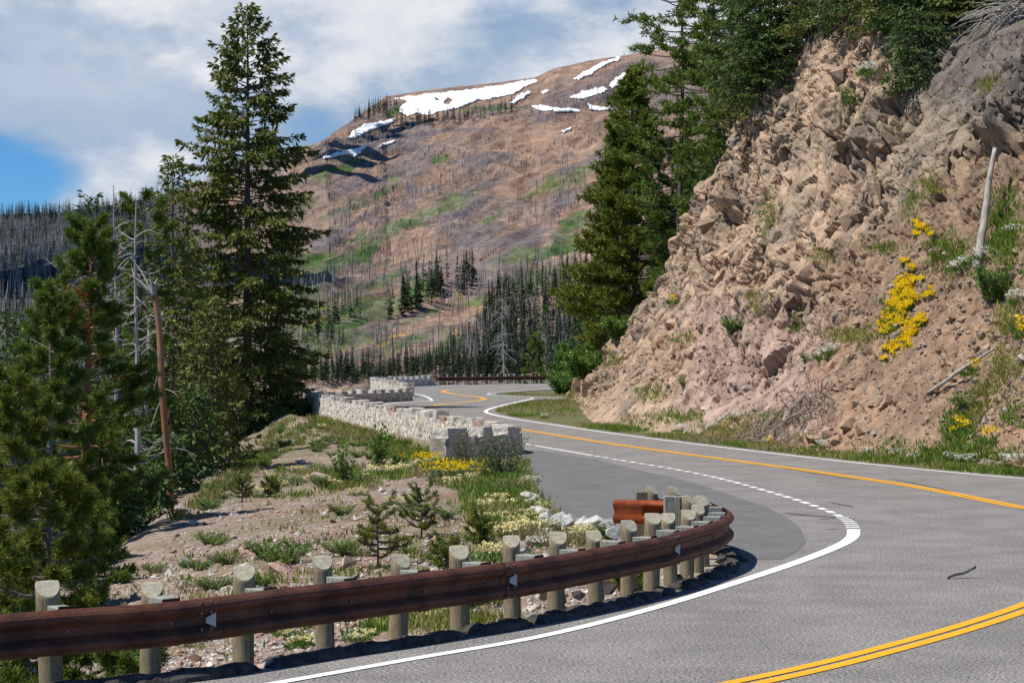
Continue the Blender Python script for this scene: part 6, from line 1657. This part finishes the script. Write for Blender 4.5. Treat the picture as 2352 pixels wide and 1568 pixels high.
w = bpy.data.worlds.new('World'); SC.world = w; w.use_nodes = True
nt = w.node_tree; N = nt.nodes; L = nt.links
bg = N['Background']; wo = N['World Output']
sky = N.new('ShaderNodeTexSky'); sky.sky_type = 'NISHITA'; sky.sun_disc = False
sky.sun_elevation = R(SUN_EL); sky.sun_rotation = R(SUN_ROT); sky.altitude = 2500; sky.air_density = 1.0; sky.dust_density = .6; sky.ozone_density = 2.5
tint = N.new('ShaderNodeMix'); tint.data_type = 'RGBA'; tint.blend_type = 'MULTIPLY'; tint.inputs[0].default_value = 1; L.new(sky.outputs[0], tint.inputs[6]); tint.inputs[7].default_value = (.42, .80, 1.12, 1); L.new(tint.outputs[2], bg.inputs['Color']); bg.inputs['Strength'].default_value = .085
tc = N.new('ShaderNodeTexCoord')
def noise(vec, sc, det, ro=.55):
    n = N.new('ShaderNodeTexNoise'); n.inputs['Scale'].default_value = sc; n.inputs['Detail'].default_value = det; n.inputs['Roughness'].default_value = ro
    L.new(vec, n.inputs['Vector']); return n.outputs['Fac']
def mapr(v, a, b, c=0., d=1., smooth=True):
    n = N.new('ShaderNodeMapRange'); n.interpolation_type = 'SMOOTHSTEP' if smooth else 'LINEAR'
    L.new(v, n.inputs[0])
    for i, x in enumerate((a, b, c, d)): n.inputs[i + 1].default_value = x
    return n.outputs[0]
def mth(op, a, b):
    n = N.new('ShaderNodeMath'); n.operation = op
    for s, v in ((n.inputs[0], a), (n.inputs[1], b)):
        if hasattr(v, 'is_linked'): L.new(v, s)
        else: s.default_value = v
    return n.outputs[0]
mp = N.new('ShaderNodeMapping'); mp.inputs['Scale'].default_value = (1.0, 1.0, 1.9); mp.inputs['Location'].default_value = (3.1, 0.4, 1.72); L.new(tc.outputs['Generated'], mp.inputs['Vector'])
V0 = mp.outputs['Vector']
big = noise(V0, 5.2, 7, .5); wisp = noise(V0, 17, 8, .6)
cover = mth('ADD', mth('MULTIPLY', big, .8), mth('MULTIPLY', wisp, .2))
# a clear gap in the clouds low over the left-hand ridge
def gap(px, py, rad, amt):
    d = Vector(((px - CX) / F, 1, (HY - py) / F)).normalized()
    sub = N.new('ShaderNodeVectorMath'); sub.operation = 'SUBTRACT'; L.new(tc.outputs['Generated'], sub.inputs[0]); sub.inputs[1].default_value = d
    sc_ = N.new('ShaderNodeVectorMath'); sc_.operation = 'MULTIPLY'; L.new(sub.outputs[0], sc_.inputs[0]); sc_.inputs[1].default_value = (1, 1, 1.9)
    ln = N.new('ShaderNodeVectorMath'); ln.operation = 'LENGTH'; L.new(sc_.outputs[0], ln.inputs[0])
    return mapr(ln.outputs['Value'], 0, rad, amt, 0)
cover = mth('SUBTRACT', cover, gap(-20, 425, .074, .36))
cover = mth('SUBTRACT', cover, gap(760, 310, .05, .10))
cover = mth('ADD', cover, gap(300, 160, .16, .12))
bright = mth('ADD', gap(230, 160, .13, .38), gap(1150, 260, .09, .28))
sx = N.new('ShaderNodeSeparateXYZ'); L.new(tc.outputs['Generated'], sx.inputs[0])
cover = mth('SUBTRACT', cover, mapr(sx.outputs['Z'], .26, .55, 0., .34))
cover = mth('SUBTRACT', cover, mapr(sx.outputs['Y'], .5, -.1, 0., .30))
mask = mapr(cover, .30, .50)
lit = mth('ADD', mapr(noise(V0, 9.0, 9, .58), .43, .61), 0.0)
lit = mth('MULTIPLY', lit, mapr(wisp, .3, .6, .7, 1.0))
lit = mth('MINIMUM', 1.0, mth('ADD', lit, mth('MULTIPLY', bright, mapr(wisp, .30, .62, .5, 1.15))))
cm = N.new('ShaderNodeMix'); cm.data_type = 'RGBA'; L.new(lit, cm.inputs[0]); cm.inputs[6].default_value = (.30, .41, .56, 1); cm.inputs[7].default_value = (.76, .77, .79, 1)
b2 = N.new('ShaderNodeBackground'); L.new(cm.outputs[2], b2.inputs['Color']); b2.inputs['Strength'].default_value = .95
ms = N.new('ShaderNodeMixShader'); L.new(mth('MULTIPLY', mask, .95), ms.inputs[0]); L.new(bg.outputs[0], ms.inputs[1]); L.new(b2.outputs[0], ms.inputs[2])
L.new(ms.outputs[0], wo.inputs['Surface'])
SC.view_settings.view_transform = 'Standard'; SC.view_settings.look = 'None'; SC.view_settings.exposure = 0.2; SC.view_settings.gamma = 1
